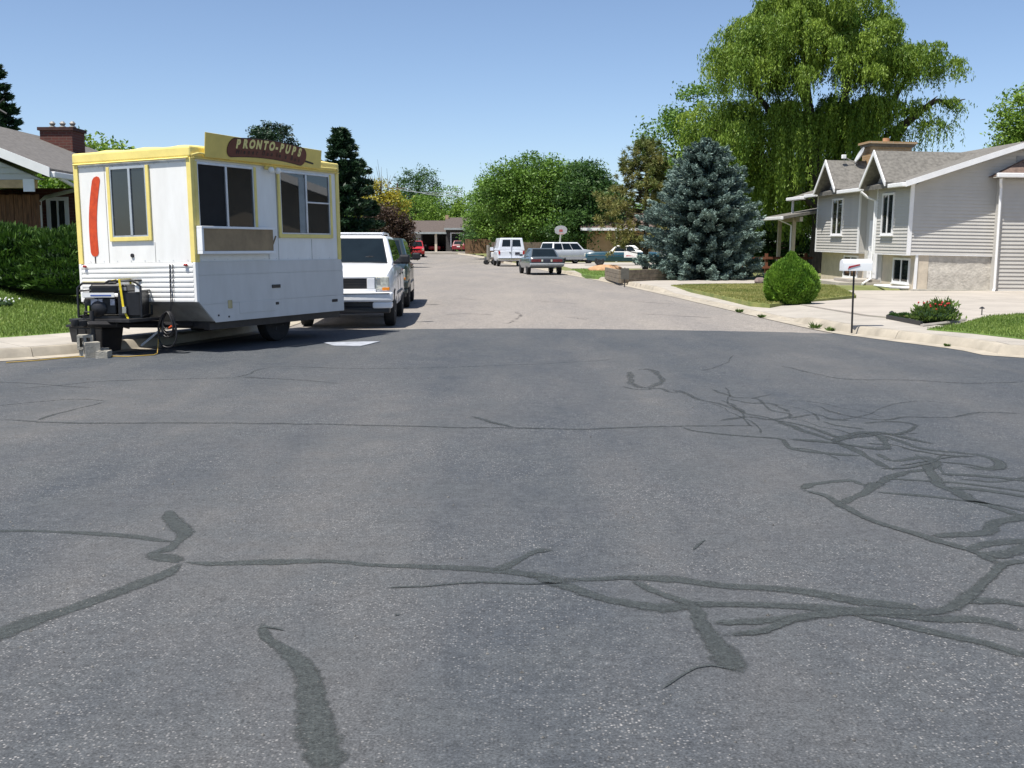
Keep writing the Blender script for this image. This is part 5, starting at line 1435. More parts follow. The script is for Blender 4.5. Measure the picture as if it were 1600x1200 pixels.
for x in (-1.1, 1.1):
    for s in (-1, 1): wheel(fr_, (x, s * .72, .28), .28, .18, side=s)

# --- tan house behind the pine
TH = empty('tan_house', (P(965, 400, 94).x, 95, .25), (0, 0, .05), 'tan house with white roof edges half hidden behind the brown pine', 'house')
M_TANW = mat('tan wall', (.42, .27, .15), .85, .1, 2)
mk('wall', MB().box(-2.6, 12, 0, 8, -.5, 2.7), M_TANW, TH); mk('garage_front', MB().box(3.0, 10, -3, 0, -.5, 2.7), mat('pale wall', (.62, .58, .54), .8, .06, 2), TH)
mk('garage_door', MB().box(4.0, 8.8, -3.06, -3.001, -.3, 2.1), M_TRIMW, TH)
mk('roof', MB().hexa([(-3.2, -.9, 2.6), (12.5, -.9, 2.6), (12.5, 4, 4.2), (-3.2, 4, 4.2), (-3.2, -.9, 2.75), (12.5, -.9, 2.75), (12.5, 4, 4.35), (-3.2, 4, 4.35)]), M_SHBRN, TH)
mk('gable', MB().prism([(2.4, 2.6), (10.6, 2.6), (6.5, 4.3)], 'y', -3.5, -3.2), mat('pale wall', (.62, .58, .54), .8, .06, 2), TH)
mk('gable_roof', MB().prism([(2.2, 2.5), (6.5, 4.35), (10.8, 2.5), (10.8, 2.66), (6.5, 4.52), (2.2, 2.66)], 'y', -3.7, 3.9), M_SHBRN, TH)
mk('fascia', MB().box(-3.25, 2.3, -1.0, -.905, 2.55, 2.78), M_TRIMW, TH)
mk('post', MB().box(-.2, -.05, -.85, -.7, -.5, 2.55), M_TRIMW, TH)
mk('window', MB().box(.6, 2.2, -.04, -.001, .9, 2.1), M_GLASS2, TH)

# --- neighbouring house across the street: only its mirror image shows, in the trailer's windows
NH = empty('neighbour_house', (19.5, 27.5, .12), (0, 0, .25), 'grey gabled house mirrored in the trailer windows', 'house')
mk('wall', MB().box(0, 8, -6, 6, -.3, 2.9), mat('taupe siding', (.20, .17, .13), .8, .08, 2), NH)
mk('gable', MB().prism([(-6, 2.9), (6, 2.9), (0, 5.0)], 'x', 0, .2), mat('taupe siding', (.20, .17, .13), .8, .08, 2), NH)
rn = mk('roof', MB().prism([(-6.6, 2.75), (0, 5.05), (6.6, 2.75), (6.6, 2.9), (0, 5.2), (-6.6, 2.9)], 'x', -.6, 8.5), M_SHBRN, NH)
mk('rake_board', MB().prism([(-6.65, 2.62), (0, 4.93), (6.65, 2.62), (6.65, 2.92), (0, 5.23), (-6.65, 2.92)], 'x', -.66, -.61), M_TRIMW, rn)
mk('garage_door', MB().box(-.06, -.005, -5, -.5, -.2, 2.1), M_TRIMW, NH)
for y in (.8, 2.4, 4.0): mk('porch_post', MB().box(-.5, -.38, y, y + .12, -.2, 2.9), M_TRIMW, NH)
# ------------------------------------------------------------------ vegetation
def trunk(mb, pts, radii): mb.tube(pts, radii, 9)

def broadleaf(name, label, base, h, blobs, nclump, per, cl, leaf, mats, seed, bark=M_BARK, tr=.16, group=None, flat=.6, shell=.55, lean=(0, 0), asp=.5):
    """tapered trunk, limbs to the clumps, crown of leaf clumps; blobs are (x, y, z, rx, ry, rz) from the base"""
    rng = np.random.default_rng(seed)
    root = empty(name, base, label=label, cat='tree', group=group)
    B = np.array(blobs, float); vol = B[:, 3] * B[:, 4] * B[:, 5]; vol /= vol.sum()
    k = rng.choice(len(B), nclump, p=vol)
    d = rand_unit(rng, nclump); rad = rng.uniform(shell, 1.0, nclump) ** .7 * rng.uniform(.9, 1.1, nclump)
    C_ = B[k, :3] + d * rad[:, None] * B[k, 3:]
    C_ = C_[C_[:, 2] > h * .1]
    nc = len(C_)
    ids = np.repeat(np.arange(nc), per)
    sz = rng.uniform(.55, 1.35, nc)
    off = np.clip(rng.normal(size=(len(ids), 3)), -1.9, 1.9) * (cl * sz[ids])[:, None] * np.array([1, 1, flat])
    Pn = C_[ids] + off
    nrm = unit(rand_unit(rng, len(ids)) + np.array([0, 0, .9]))
    U = perp(nrm, rng); V = np.cross(nrm, U)
    s_ = leaf * rng.uniform(.55, 1.3, len(ids)) * (.75 + .35 * sz[ids])
    ct = rng.uniform(.15, .85, nc)
    leaves('crown', Pn, U * s_[:, None], V * (s_ * asp)[:, None], ct[ids] + rng.normal(0, .16, len(ids)), mats, root)
    mb = MB()
    top = Vector((lean[0], lean[1], h * .62))
    trunk(mb, [(0, 0, -.25), (0.02, 0, .25), (lean[0] * .3, lean[1] * .3, h * .25), (lean[0] * .7, lean[1] * .7, h * .45), top], [tr * 1.5, tr * 1.1, tr * .9, tr * .6, tr * .25])
    pick = rng.choice(nc, min(nc, 34), replace=False)
    for i in pick:
        q = Vector(C_[i]); t0 = rng.uniform(.30, .95)
        s0 = Vector((lean[0] * t0, lean[1] * t0, h * .62 * t0))
        if q.z < s0.z - .5: s0.z = max(.4, q.z - .6)
        md = s0.lerp(q, .5) + Vector((rng.normal(0, .12), rng.normal(0, .12), .10 * (q - s0).length))
        mb.tube([s0, s0.lerp(md, .5) + Vector((0, 0, .05)), md, q], [tr * .38, tr * .28, tr * .20, tr * .05], 6)
    mk('trunk', mb, bark, root, smooth=60)
    return root

def conifer(name, label, base, h, rad, mats, seed, levels=22, nb=13, z0=.03, droop=.25, needle=.10, nw=.022, per=150, bark=M_BARKDARK, power=.85, group=None, bushy=.25, up=.1, gap=0.0, dome=False):
    """spruce-like tree: whorls of drooping branches that carry flat sprays of needles"""
    rng = np.random.default_rng(seed)
    root = empty(name, base, label=label, cat='tree', group=group)
    Ps, Us, Vs, Ts = [], [], [], []
    mb = MB(); trunk(mb, [(0, 0, -.2), (0, 0, h * .4), (0, 0, h * .98)], [h * .022, h * .014, .01])
    for l in range(levels):
        f = (l + rng.uniform(-.3, .3)) / (levels - 1); f = min(max(f, 0), 1)
        zc = h * (z0 + (1 - z0) * f * .985)
        rl = rad * ((1 - f) ** power if not dome else min(1.0, ((1 - f) / .52) ** .52)) * (rng.uniform(.86, 1.08) if dome else 1) + .12
        n_b = max(4, int(nb * (.45 + .55 * (1 - f))))
        a0 = rng.uniform(0, 6.28)
        for b_ in range(n_b):
            if gap and rng.random() < gap: continue
            a = a0 + 2 * math.pi * b_ / n_b + rng.normal(0, .18)
            L_ = rl * rng.uniform(.72, 1.12)
            dr_ = droop * L_ * rng.uniform(.6, 1.3)
            dirh = np.array([math.cos(a), math.sin(a), 0]); side = np.array([-math.sin(a), math.cos(a), 0])
            n = max(12, int(per * (.25 + .75 * L_ / rad)))
            u = rng.uniform(.12, 1.0, n) ** .7
            wd = bushy * L_ * (1.05 - u) + .06
            sd = rng.uniform(-1, 1, n) * wd
            zz = -dr_ * u + up * L_ * np.maximum(0, u - .7) * 3.0 + rng.normal(0, .05, n) - .25 * np.abs(sd)
            pos = dirh * (u * L_)[:, None] + side * sd[:, None]; pos[:, 2] += zc + zz
            dn = unit(dirh * .9 + side * (sd / (wd + .01))[:, None] * .8 + np.array([0, 0, .25]) + rng.normal(0, .45, (n, 3)))
            Ps.append(pos); s_ = needle * rng.uniform(.6, 1.3, n)
            Us.append(dn * s_[:, None]); Vs.append(perp(dn, rng) * (nw * rng.uniform(.7, 1.4, n))[:, None])
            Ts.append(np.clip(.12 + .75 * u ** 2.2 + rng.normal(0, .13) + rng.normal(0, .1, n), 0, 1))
            if L_ > .5: mb.tube([(0, 0, zc), tuple(dirh * L_ * .5 + np.array([0, 0, zc - dr_ * .5])), tuple(dirh * L_ * .9 + np.array([0, 0, zc - dr_ * .85]))], [.03, .02, .006], 5)
    leaves('crown', np.concatenate(Ps), np.concatenate(Us), np.concatenate(Vs), np.concatenate(Ts), mats, root)
    mk('trunk', mb, bark, root, smooth=60)
    return root

def bush(name, label, base, blobs, n, leaf, mats, seed, asp=.3, up=.6, core=None, jag=.06, cat_='bush', group=None, shell=.86):
    rng = np.random.default_rng(seed)
    root = empty(name, base, label=label, cat=cat_, group=group)
    B = np.array(blobs, float); ar = (B[:, 3] * B[:, 4] + B[:, 4] * B[:, 5] + B[:, 3] * B[:, 5]); ar /= ar.sum()
    k = rng.choice(len(B), n, p=ar)
    d = rand_unit(rng, n)
    d = np.where((d[:, 2] < -.55)[:, None], d * np.array([1, 1, -1]), d)
    lump = 1 + jag * np.sin(d[:, 0] * 9 + k * 2.1) * np.sin(d[:, 2] * 11 + k) + jag * .7 * np.sin(d[:, 1] * 17 + d[:, 2] * 13)
    Pn = B[k, :3] + d * (rng.uniform(shell, 1.03, n) * lump)[:, None] * B[k, 3:]
    keep = Pn[:, 2] > 0.02
    Pn, d, lump = Pn[keep], d[keep], lump[keep]; n = len(Pn)
    dn = unit(d * .8 + np.array([0, 0, up]) + rng.normal(0, .35, (n, 3)))
    s_ = leaf * rng.uniform(.6, 1.4, n)
    leaves('foliage', Pn, dn * s_[:, None], perp(dn, rng) * (s_ * asp)[:, None], .45 + (lump - 1) * 2.4 + rng.normal(0, .2, n), mats, root)  # tint drops in the hollows: shade put into the leaf colour
    mb = MB()
    for b_ in blobs: mb.ball((b_[0], b_[1], b_[2]), (b_[3] * .84, b_[4] * .84, b_[5] * .84), 18, 12)
    mk('branches', mb, core or M_BARKDARK, root, smooth=80)  # solid dark core added so the shrub is not see-through
    return root

L_GREEN = leaf_mat('green leaves', (.050, .120, .014), (.170, .290, .044))
L_LIME = leaf_mat('lime leaves', (.075, .160, .016), (.22, .33, .045))
L_DEEP = leaf_mat('deep green leaves', (.024, .070, .018), (.085, .165, .036))
L_YEL = leaf_mat('yellow leaves', (.22, .21, .022), (.48, .40, .045))
L_PLUM = leaf_mat('plum leaves', (.030, .018, .014), (.085, .05, .032))
L_WIL = leaf_mat('willow leaves', (.060, .135, .012), (.270, .375, .052), .30)
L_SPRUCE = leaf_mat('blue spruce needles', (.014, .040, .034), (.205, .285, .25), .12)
L_PINE = leaf_mat('brown pine needles', (.085, .130, .028), (.270, .240, .078), .2)
L_DARKCON = leaf_mat('dark conifer needles', (.007, .022, .012), (.026, .062, .026), .1)
L_JUN = leaf_mat('juniper foliage', (.020, .060, .009), (.085, .165, .024), .15)
L_ARB = leaf_mat('arborvitae foliage', (.055, .145, .012), (.21, .36, .038), .2)
L_FLOW = leaf_mat('flower bed leaves', (.04, .09, .015), (.13, .20, .04))
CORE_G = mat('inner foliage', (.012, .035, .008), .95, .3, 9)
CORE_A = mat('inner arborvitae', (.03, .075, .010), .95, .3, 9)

def zg(y): return float(far_z(y))
# centre: broad locusts down the street
p = P(792, 380, 108)
broadleaf('locust_tree', 'broad green locust tree behind the white van', (p.x, 108, zg(108)), 9.0, [(0, 0, 5.2, 3.6, 3.2, 3.0), (-2.2, 0, 4.4, 1.9, 2.2, 2.2), (2.4, -.5, 5.4, 2.6, 2.6, 2.6), (.4, -1.5, 3.2, 2.9, 2.4, 1.6)], 420, 90, .50, .12, L_GREEN, 21, tr=.22, flat=.5)
p = P(838, 380, 100)
broadleaf('locust_tree', 'tallest spreading green locust tree behind the basketball hoop', (p.x, 100, zg(100)), 10.6, [(0, 0, 6.4, 3.4, 3.2, 3.3), (3.2, 0, 6.0, 2.8, 2.6, 3.0), (-2.8, 0, 6.2, 2.4, 2.4, 2.7), (1.0, -1.5, 3.6, 4.0, 2.6, 1.9)], 520, 90, .52, .12, L_GREEN, 22, tr=.26, flat=.5)
p = P(912, 380, 97)
broadleaf('locust_tree', 'dark green locust tree between the hoop and the pine', (p.x, 97, zg(97)), 9.6, [(0, 0, 5.9, 2.4, 2.4, 3.0), (1.6, 0, 5.0, 2.0, 2.0, 2.4), (-.6, -1, 3.0, 2.6, 2.0, 1.7)], 300, 90, .5, .12, L_DEEP, 23, tr=.2, flat=.5)
# far end behind the carport house
for i, (px, pt, Y, rr_, m, lb) in enumerate((
    (640, 262, 175, 3.0, L_DEEP, 'slim dark tree rising behind the carport house, left one'), (668, 256, 180, 2.6, L_DEEP, 'slim dark tree rising behind the carport house, tallest one'),
    (655, 306, 158, 4.0, L_LIME, 'lime green tree behind the carport roof, left one'), (692, 288, 165, 4.4, L_GREEN, 'round green tree behind the carport chimney'),
    (735, 300, 162, 4.2, L_LIME, 'lime green tree right of the carport chimney'), (612, 300, 160, 4.2, L_GREEN, 'green tree between the yellow tree and carport house'))):
    tp = P(px, pt, Y); z0 = zg(Y); h = tp.z - z0
    bl = [(0, 0, h * .62, rr_ * .75, rr_ * .75, h * .38), (rr_ * .4, 0, h * .4, rr_ * .8, rr_ * .7, h * .28), (-rr_ * .4, 0, h * .38, rr_ * .8, rr_ * .7, h * .28)]
    broadleaf('background_tree', lb, (tp.x, Y, z0), h, bl, 190, 70, .55, .15, m, 40 + i, group='trees behind the carport house')
for i, (px, pt, Y, rr_, m, lb) in enumerate((
    (784, 318, 128, 3.6, L_DEEP, 'dark tree behind the brown board fence at the bend'), (800, 300, 126, 4.6, L_DEEP, 'dark tree behind the van filling the gap under the locusts'),
    (852, 295, 124, 4.6, L_GREEN, 'green tree behind the hoop pole'), (900, 290, 122, 4.4, L_DEEP, 'dark tree behind the silver wagon'), (950, 285, 120, 4.4, L_GREEN, 'green tree behind the tan house, left of the pine'),
    (1040, 270, 118, 4.6, L_GREEN, 'green tree behind the tan house, right of the pine'), (560, 300, 120, 4.6, L_GREEN, 'green tree behind the yellow tree on the left side'))):
    tp = P(px, pt, Y); z0 = zg(Y); h = tp.z - z0
    bl = [(0, 0, h * .62, rr_ * .75, rr_ * .75, h * .36), (rr_ * .4, 0, h * .36, rr_ * .9, rr_ * .7, h * .30), (-rr_ * .4, 0, h * .34, rr_ * .9, rr_ * .7, h * .30), (0, 0, h * .15, rr_, rr_ * .7, h * .2)]
    broadleaf('background_tree', lb, (tp.x, Y, z0), h, bl, 170, 70, .6, .16, m, 90 + i, group='trees behind the bend', shell=.3)
# left side of the street
p = P(596, 395, 92)
broadleaf('yellow_tree', 'yellow-leaved tree with bare twigs on top above the plum', (p.x, 92, 0), 7.6, [(-.6, 0, 4.9, 1.5, 1.4, 2.1), (.9, 0, 4.4, 1.1, 1.2, 1.6), (-1.0, 0, 6.0, .8, .8, 1.1)], 120, 60, .38, .10, L_YEL, 24, tr=.14)
mbt = MB(); rb = random.Random(9)
for k in range(16):
    x0 = rb.uniform(-1.2, 1.0); mbt.tube([(x0 * .4, 0, 5.0), (x0 * .8, rb.uniform(-.4, .4), 6.6), (x0 * 1.1 + rb.uniform(-.3, .3), rb.uniform(-.5, .5), rb.uniform(7.2, 8.6))], [.04, .025, .008], 5)
YT = [o for o in COL.objects if o.name.startswith('yellow_tree')][0]
mk('bare_twigs', mbt, M_BARK, YT)
p = P(606, 395, 76)
broadleaf('plum_tree', 'low purple-leaved plum tree beyond the parked SUVs', (p.x, 76, 0), 4.6, [(0, 0, 2.6, 1.7, 1.5, 1.8), (-.9, 0, 2.1, 1.3, 1.2, 1.6), (1.0, -.2, 1.9, 1.1, 1.1, 1.3)], 230, 80, .30, .085, L_PLUM, 25, tr=.10, shell=.3)
p = P(536, 395, 46)
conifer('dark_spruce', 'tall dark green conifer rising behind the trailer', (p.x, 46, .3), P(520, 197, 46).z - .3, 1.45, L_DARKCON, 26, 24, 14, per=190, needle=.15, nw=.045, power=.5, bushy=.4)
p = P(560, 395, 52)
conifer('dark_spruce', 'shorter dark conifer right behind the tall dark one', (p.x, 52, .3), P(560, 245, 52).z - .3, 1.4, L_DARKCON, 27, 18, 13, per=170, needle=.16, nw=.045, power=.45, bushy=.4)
p = P(430, 300, 60); tp = P(430, 194, 60)
broadleaf('far_pine', 'dark pine top showing above the trailer sign', (p.x, 60, .5), tp.z - .5, [(0, 0, tp.z - 1.5, 1.2, 1.2, 1.0), (-.7, 0, tp.z - 1.7, .7, .7, .6), (.7, 0, tp.z - 1.9, .7, .7, .6), (0, 0, tp.z - 3.2, 1.2, 1.2, 1.3)], 80, 170, .24, .10, L_DARKCON, 28, asp=.35, tr=.14)
tp = P(-6, 100, 42)
conifer('corner_spruce', 'dark conifer at the left edge behind the brick house', (tp.x, 42, .6), tp.z - .6, 1.6, L_DARKCON, 29, 24, 13, per=190, needle=.16, nw=.045, power=.75, bushy=.4)
tp = P(146, 212, 52)
broadleaf('yard_tree', 'green tree top behind the dark brick chimney', (tp.x, 52, .6), tp.z - .6, [(0, 0, tp.z - 2.6, 1.9, 1.9, 1.8), (-1.3, 0, tp.z - 2.9, 1.4, 1.4, 1.4)], 140, 110, .4, .1, L_LIME, 30)
tp = P(60, 225, 60)
broadleaf('yard_tree', 'green tree top behind the grey roof ridge left of the chimney', (tp.x, 60, .6), tp.z - .3, [(0, 0, tp.z - 2.2, 2.6, 1.9, 1.5)], 60, 80, .4, .1, L_LIME, 31)

# right side
SPZ = .12
sp = P(1098, 438, 44.5)
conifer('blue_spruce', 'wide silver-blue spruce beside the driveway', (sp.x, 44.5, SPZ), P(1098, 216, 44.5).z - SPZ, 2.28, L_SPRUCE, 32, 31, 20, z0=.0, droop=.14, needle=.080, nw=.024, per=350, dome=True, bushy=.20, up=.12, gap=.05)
pp_ = P(1008, 425, 58)
# brown pine: open whorls of needle tufts round a bare lower trunk
rng = np.random.default_rng(33); PB = empty('brown_pine', (pp_.x, 58, .1), label='half-brown pine with a bare lower trunk left of the blue spruce', cat='tree')
hP = P(1012, 224, 58).z; mbp = MB(); trunk(mbp, [(0, 0, -.2), (.05, 0, hP * .4), (0, 0, hP * .75), (.1, 0, hP * .98)], [.17, .13, .08, .02])
Ps, Us, Vs, Ts = [], [], [], []
for k in range(150):
    f = rng.uniform(.22, 1.0); a = rng.uniform(0, 6.28)
    rl = 2.9 * (1 - f) ** .55 * rng.uniform(.35, 1.0) + .15
    lop = 1.25 if math.cos(a) < -.2 else .75
    e = np.array([math.cos(a) * rl * lop, math.sin(a) * rl, hP * f - .12 * rl + .1])
    s0 = (0, 0, max(.8, hP * f - .25 * rl))
    mbp.tube([s0, tuple((np.array(s0) + e) / 2 + np.array([0, 0, -.05])), tuple(e)], [.035, .025, .008], 5)
    for q in range(4):
        c = e + rng.normal(0, .22, 3) * np.array([1, 1, .7]); n = 75
        dn = unit(rng.normal(size=(n, 3)) + np.array([0, 0, .35])); s_ = rng.uniform(.06, .13, n)
        Ps.append(c + dn * (s_ * rng.uniform(.5, 1.8, n))[:, None]); Us.append(dn * s_[:, None]); Vs.append(perp(dn, rng) * .016)
        Ts.append(np.clip(rng.normal(.75 - .55 * max(0, f - .45) / .55, .2) + rng.normal(0, .12, n), 0, 1))
leaves('crown', np.concatenate(Ps), np.concatenate(Us), np.concatenate(Vs), np.concatenate(Ts), L_PINE, PB); mk('trunk', mbp, M_BARKDARK, PB, smooth=60)

tp = P(1062, 120, 66)
broadleaf('shade_tree', 'green shade tree between the blue spruce and the willow', (P(1085, 400, 66).x, 66, .2), tp.z - .2, [(0, 0, tp.z - 2.6, 2.0, 2, 2.2), (-1.6, 0, tp.z - 4.0, 1.7, 1.7, 2.0), (1.8, 0, tp.z - 4.2, 2.2, 2, 2.4), (-.4, -.5, tp.z - 6.2, 2.6, 2, 2.0)], 210, 90, .42, .10, L_GREEN, 34, tr=.2)
for k, (px, pt, Y, m) in enumerate(((1190, 330, 62, L_DEEP), (1240, 345, 60, L_DEEP))):
    tp = P(px, pt, Y)
    broadleaf('understory_tree', ['dark leafy thicket tree under the willow next to the spruce', 'dark leafy thicket tree under the willow next to the porch'][k], (tp.x, Y, .1), tp.z + .8, [(0, 0, 1.8, 2.6, 1.6, 1.7)], 90, 90, .45, .11, m, 60 + k)
tp = P(1600, 122, 60)
broadleaf('corner_tree', 'bright green tree at the right edge above the roof', (tp.x + .6, 60, .2), tp.z - .2, [(0, 0, tp.z - 2.4, 1.9, 1.9, 2.0), (-.7, 0, tp.z - 4.6, 2.0, 1.8, 1.8), (1.5, 0, tp.z - 4.0, 2.2, 2, 2.4)], 200, 90, .38, .10, L_LIME, 36, tr=.2)

# weeping willow behind the split-level house
rng = np.random.default_rng(35)
YW = 55.0
wb = P(1278, 430, YW); WL = empty('weeping_willow', (wb.x, YW, .1), label='large weeping willow towering behind the split-level house', cat='tree')
mw = MB()
def wl(px, py, dy=0): q = P(px, py, YW + dy); return Vector((q.x - wb.x, dy, q.z - .1))
trunk(mw, [(0, 0, -.2), (.1, 0, 2.5), wl(1272, 250), wl(1262, 160), wl(1255, 80)], [.55, .45, .36, .24, .10])
limbs = [[(1272, 260), (1215, 190), (1165, 120), (1150, 60)], [(1270, 230), (1320, 150), (1330, 70), (1320, 10)], [(1265, 170), (1230, 90), (1215, 20)],
         [(1290, 300), (1350, 240), (1395, 205), (1440, 170), (1465, 150)], [(1395, 232), (1402, 205), (1430, 182), (1462, 158), (1480, 160), (1508, 155)],
         [(1280, 330), (1210, 260), (1150, 220), (1110, 200)], [(1350, 240), (1400, 150), (1430, 100)]]
for li in limbs:
    pts = [wl(x, y, rng.uniform(-1.2, 1.2) * i / len(li)) for i, (x, y) in enumerate(li)]
    q3 = []
    for a_, b_, c_, d_ in zip([pts[0]] + pts[:-2], pts[:-1], pts[1:], pts[2:] + [pts[-1]]):
        for t_ in (0, .25, .5, .75): q3.append(.5 * (2 * b_ + (c_ - a_) * t_ + (2 * a_ - 5 * b_ + 4 * c_ - d_) * t_ ** 2 + (3 * b_ - a_ - 3 * c_ + d_) * t_ ** 3))
    q3.append(pts[-1])
    mw.tube(q3, list(np.linspace(.24, .02, len(q3))), 7)
mw.tube([wl(1400, 300), wl(1392, 250), wl(1397, 222), wl(1415, 195), wl(1440, 175)], [.30, .26, .22, .16, .10], 8)
mk('trunk', mw, M_BARKDARK, WL, smooth=60)
# strands: tufts sit over a set of lobes and each tuft lets a sheaf of strands hang
lobes = [  # centre px, py, radius x (m), z radius, depth, strand length, tufts, strands each
    (1245, 110, 4.1, 3.1, 3.2, 1.6, 95, 32), (1178, 130, 2.3, 2.8, 2.2, 1.6, 52, 30), (1330, 95, 2.5, 2.6, 2.4, 1.5, 52, 30), (1270, 20, 3.0, 1.5, 2.4, 1.3, 40, 30), (1200, 50, 1.8, 1.4, 1.6, 1.2, 14, 28),
    (1240, 210, 3.7, 1.6, 2.8, 3.2, 60, 34), (1250, 290, 3.6, 1.5, 2.6, 3.0, 40, 34), (1190, 300, 1.8, 1.4, 1.6, 2.2, 14, 30), (1135, 215, 1.9, 1.7, 1.8, 1.8, 22, 28), (1340, 200, 1.9, 1.8, 1.9, 2.6, 30, 28),
    (1430, 120, 2.1, 1.6, 1.8, 1.2, 40, 26), (1395, 140, 1.6, 1.6, 1.6, 1.3, 14, 26), (1455, 200, .9, .4, .9, 1.6, 5, 16), (1485, 120, .9, .6, .7, .9, 9, 12), (1470, 170, .8, .5, .8, 1.2, 7, 14), (1420, 180, 1.2, .6, 1.2, 1.0, 10, 18), (1105, 250, 1.0, 1.2, 1.2, 1.4, 7, 24)]
Ps, Us, Vs, Ts = [], [], [], []
for (px, py, rx, rz, ry, sl_, nt, ns) in lobes:
    c = np.array(wl(px, py)); c[1] += (1.7 if py in (290, 300) else .8 if py == 210 else -.8 if py < 140 and px < 1400 else 0)
    for _ in range(nt):
        d = rand_unit(rng, 1)[0]
        if d[2] < -.3: d[2] = -d[2]
        tc_ = c + d * rng.uniform(.55, 1.08) * np.array([rx, ry, rz])
        tt = rng.normal(.52, .17); tl = sl_ * rng.uniform(.6, 1.3); tr_ = rng.uniform(.35, .75)
        for _k in range(int(ns * rng.uniform(.6, 1.3))):
            e = rand_unit(rng, 1)[0] * rng.random() ** .5; e[2] = abs(e[2]) * .6
            s0 = tc_ + e * tr_
            L_ = tl * rng.uniform(.35, 1.1); n = max(6, int(L_ * 17))
            t = np.linspace(0, 1, n) + rng.normal(0, .02, n)
            out = np.array([d[0] + e[0], d[1] + e[1], 0]) * .32
            pos = s0 + out * np.minimum(t * L_, .6)[:, None]; pos[:, 2] += .22 * np.sin(np.clip(t * L_ / .6, 0, math.pi)) - np.maximum(0, t * L_ - .22)
            pos[:, :2] += rng.normal(0, .05, 2) * (t * L_)[:, None]
            pos += rng.normal(0, .045, (n, 3))
            dn = unit(np.array([0, 0, -1]) + rng.normal(0, .5, (n, 3))); s_ = rng.uniform(.06, .115, n)
            Ps.append(pos); Us.append(dn * s_[:, None]); Vs.append(perp(dn, rng) * rng.uniform(.017, .034, n)[:, None])
            Ts.append(np.clip(tt + rng.normal(0, .15, n), 0, 1))
leaves('crown', np.concatenate(Ps), np.concatenate(Us), np.concatenate(Vs), np.concatenate(Ts), L_WIL, WL)

# shrubs
bp_ = G(1243, 474, .14)
def dome_bush(name, label, base, prof, n, leaf, mats, core, seed):
    """clipped shrub: foliage sprays over a turned outline with folds and creases"""
    rng = np.random.default_rng(seed); root = empty(name, base, label=label, cat='bush')
    zs = np.array([p[0] for p in prof]); rs = np.array([p[1] for p in prof])
    z = rng.uniform(0, zs[-1], n * 2); r = np.interp(z, zs, rs); k = rng.random(n * 2) < (r + .08) / (rs.max() + .08); z, r = z[k], r[k]; n = len(z)
    a = rng.uniform(0, 2 * math.pi, n)
    fold = np.sin(3 * a + 5.5 * z + 1.2 * np.sin(7 * z)) * .5 + .5 * np.sin(7 * a - 9 * z) * .6
    lump = 1 + .085 * fold - .15 * np.exp(-((np.sin(1.5 * a + 2.2 * z)) / .16) ** 2)
    rr = r * lump * rng.uniform(.86, 1.03, n)
    Pn = np.stack([rr * np.cos(a), rr * np.sin(a), z + rng.normal(0, .012, n)], -1)
    sl_ = np.gradient(rs, zs); nz = -np.interp(z, zs, sl_)
    d = unit(np.stack([np.cos(a), np.sin(a), np.clip(nz, -.8, 3)], -1))
    dn = unit(d * .75 + np.array([0, 0, .8]) + rng.normal(0, .35, (n, 3))); s_ = leaf * rng.uniform(.6, 1.4, n)
    leaves('foliage', Pn, dn * s_[:, None], perp(dn, rng) * (s_ * .34)[:, None], .48 + 4.0 * (lump - 1) + rng.normal(0, .2, n), mats, root)  # creases get a darker tint, their shade painted into the leaves
    mb = MB().lathe([(.01, .0)] + [(q * .80, zz * .97) for zz, q in prof[:-1]] + [(.01, prof[-1][0] * .95)], (0, 0, 0), 'z', 24)
    mk('branches', mb, core, root, smooth=80)  # one solid dark body added behind the sprays to close the gaps
dome_bush('globe_arborvitae', 'clipped round bright green bush with a pointed top on the lawn', (bp_.x, bp_.y + .50, .13), [(0, .44), (.12, .55), (.30, .615), (.50, .61), (.68, .55), (.82, .45), (.93, .33), (1.00, .20), (1.06, .12), (1.12, .085), (1.17, .02)], 24000, .045, L_ARB, CORE_A, 50)
hb = (-11.3, 22.6, .62)
bush('juniper_hedge', 'dense dark green juniper hedge in front of the brick house', hb, [(-1.6, .3, .93, 1.2, .8, .36), (-.4, .1, .86, 1.0, .85, .44), (.8, 0, .74, 1.1, .9, .52), (2.1, 0, .55, 1.0, .9, .62), (3.2, .1, .5, .9, .8, .6), (1.2, -.4, .28, 1.2, .6, .42), (2.3, -.5, .2, 1.1, .6, .42)], 52000, .075, L_JUN, 51, asp=.22, up=.5, core=CORE_G, jag=.10)
for k, (x, y, s_, lb) in enumerate(((-5.2, 24.0, .8, 'low green shrub behind the trailer beside the street'), (-6.6, 30, 1.2, 'green shrub left of the parked SUVs'), (-7.2, 38, 1.4, 'tall green shrub beyond the dark SUV'))):
    bush('street_shrub', lb, (x, y, .2), [(0, 0, s_ * .5, s_, s_, s_ * .6), (s_ * .6, .2, s_ * .4, s_ * .7, s_ * .7, s_ * .5)], 6000, .07, L_JUN, 70 + k, core=CORE_G, asp=.3)
fb_ = G(1467, 505, .14)
FB = bush('flower_bush', 'green flowering bush with red blooms in the kerbside bed', (fb_.x, fb_.y + .2, .13), [(-.12, 0, .14, .26, .24, .17), (.15, .05, .17, .26, .24, .22), (.02, 0, .12, .40, .28, .13)], 3600, .036, L_FLOW, 53, asp=.35, up=.8, core=CORE_G, jag=.25, cat_='bush', shell=.6)
mf = MB(); rf_ = random.Random(6)
for k in range(22): mf.ball((rf_.uniform(-.36, .30), rf_.uniform(-.26, .05), rf_.uniform(.22, .38)), .016, 6, 4)
mk('blooms', mf, mat('red petals', (.45, .03, .03), .6, .2, 20), FB)
eb = [G(x, y, .14) for x, y in ((1386, 498), (1440, 508.5), (1448, 506), (1432, 497))]
EB = mk('bed_edging', MB(), M_BLACK, label='black plastic edging round the kerbside flower bed', cat='edging')
mbE = MB()
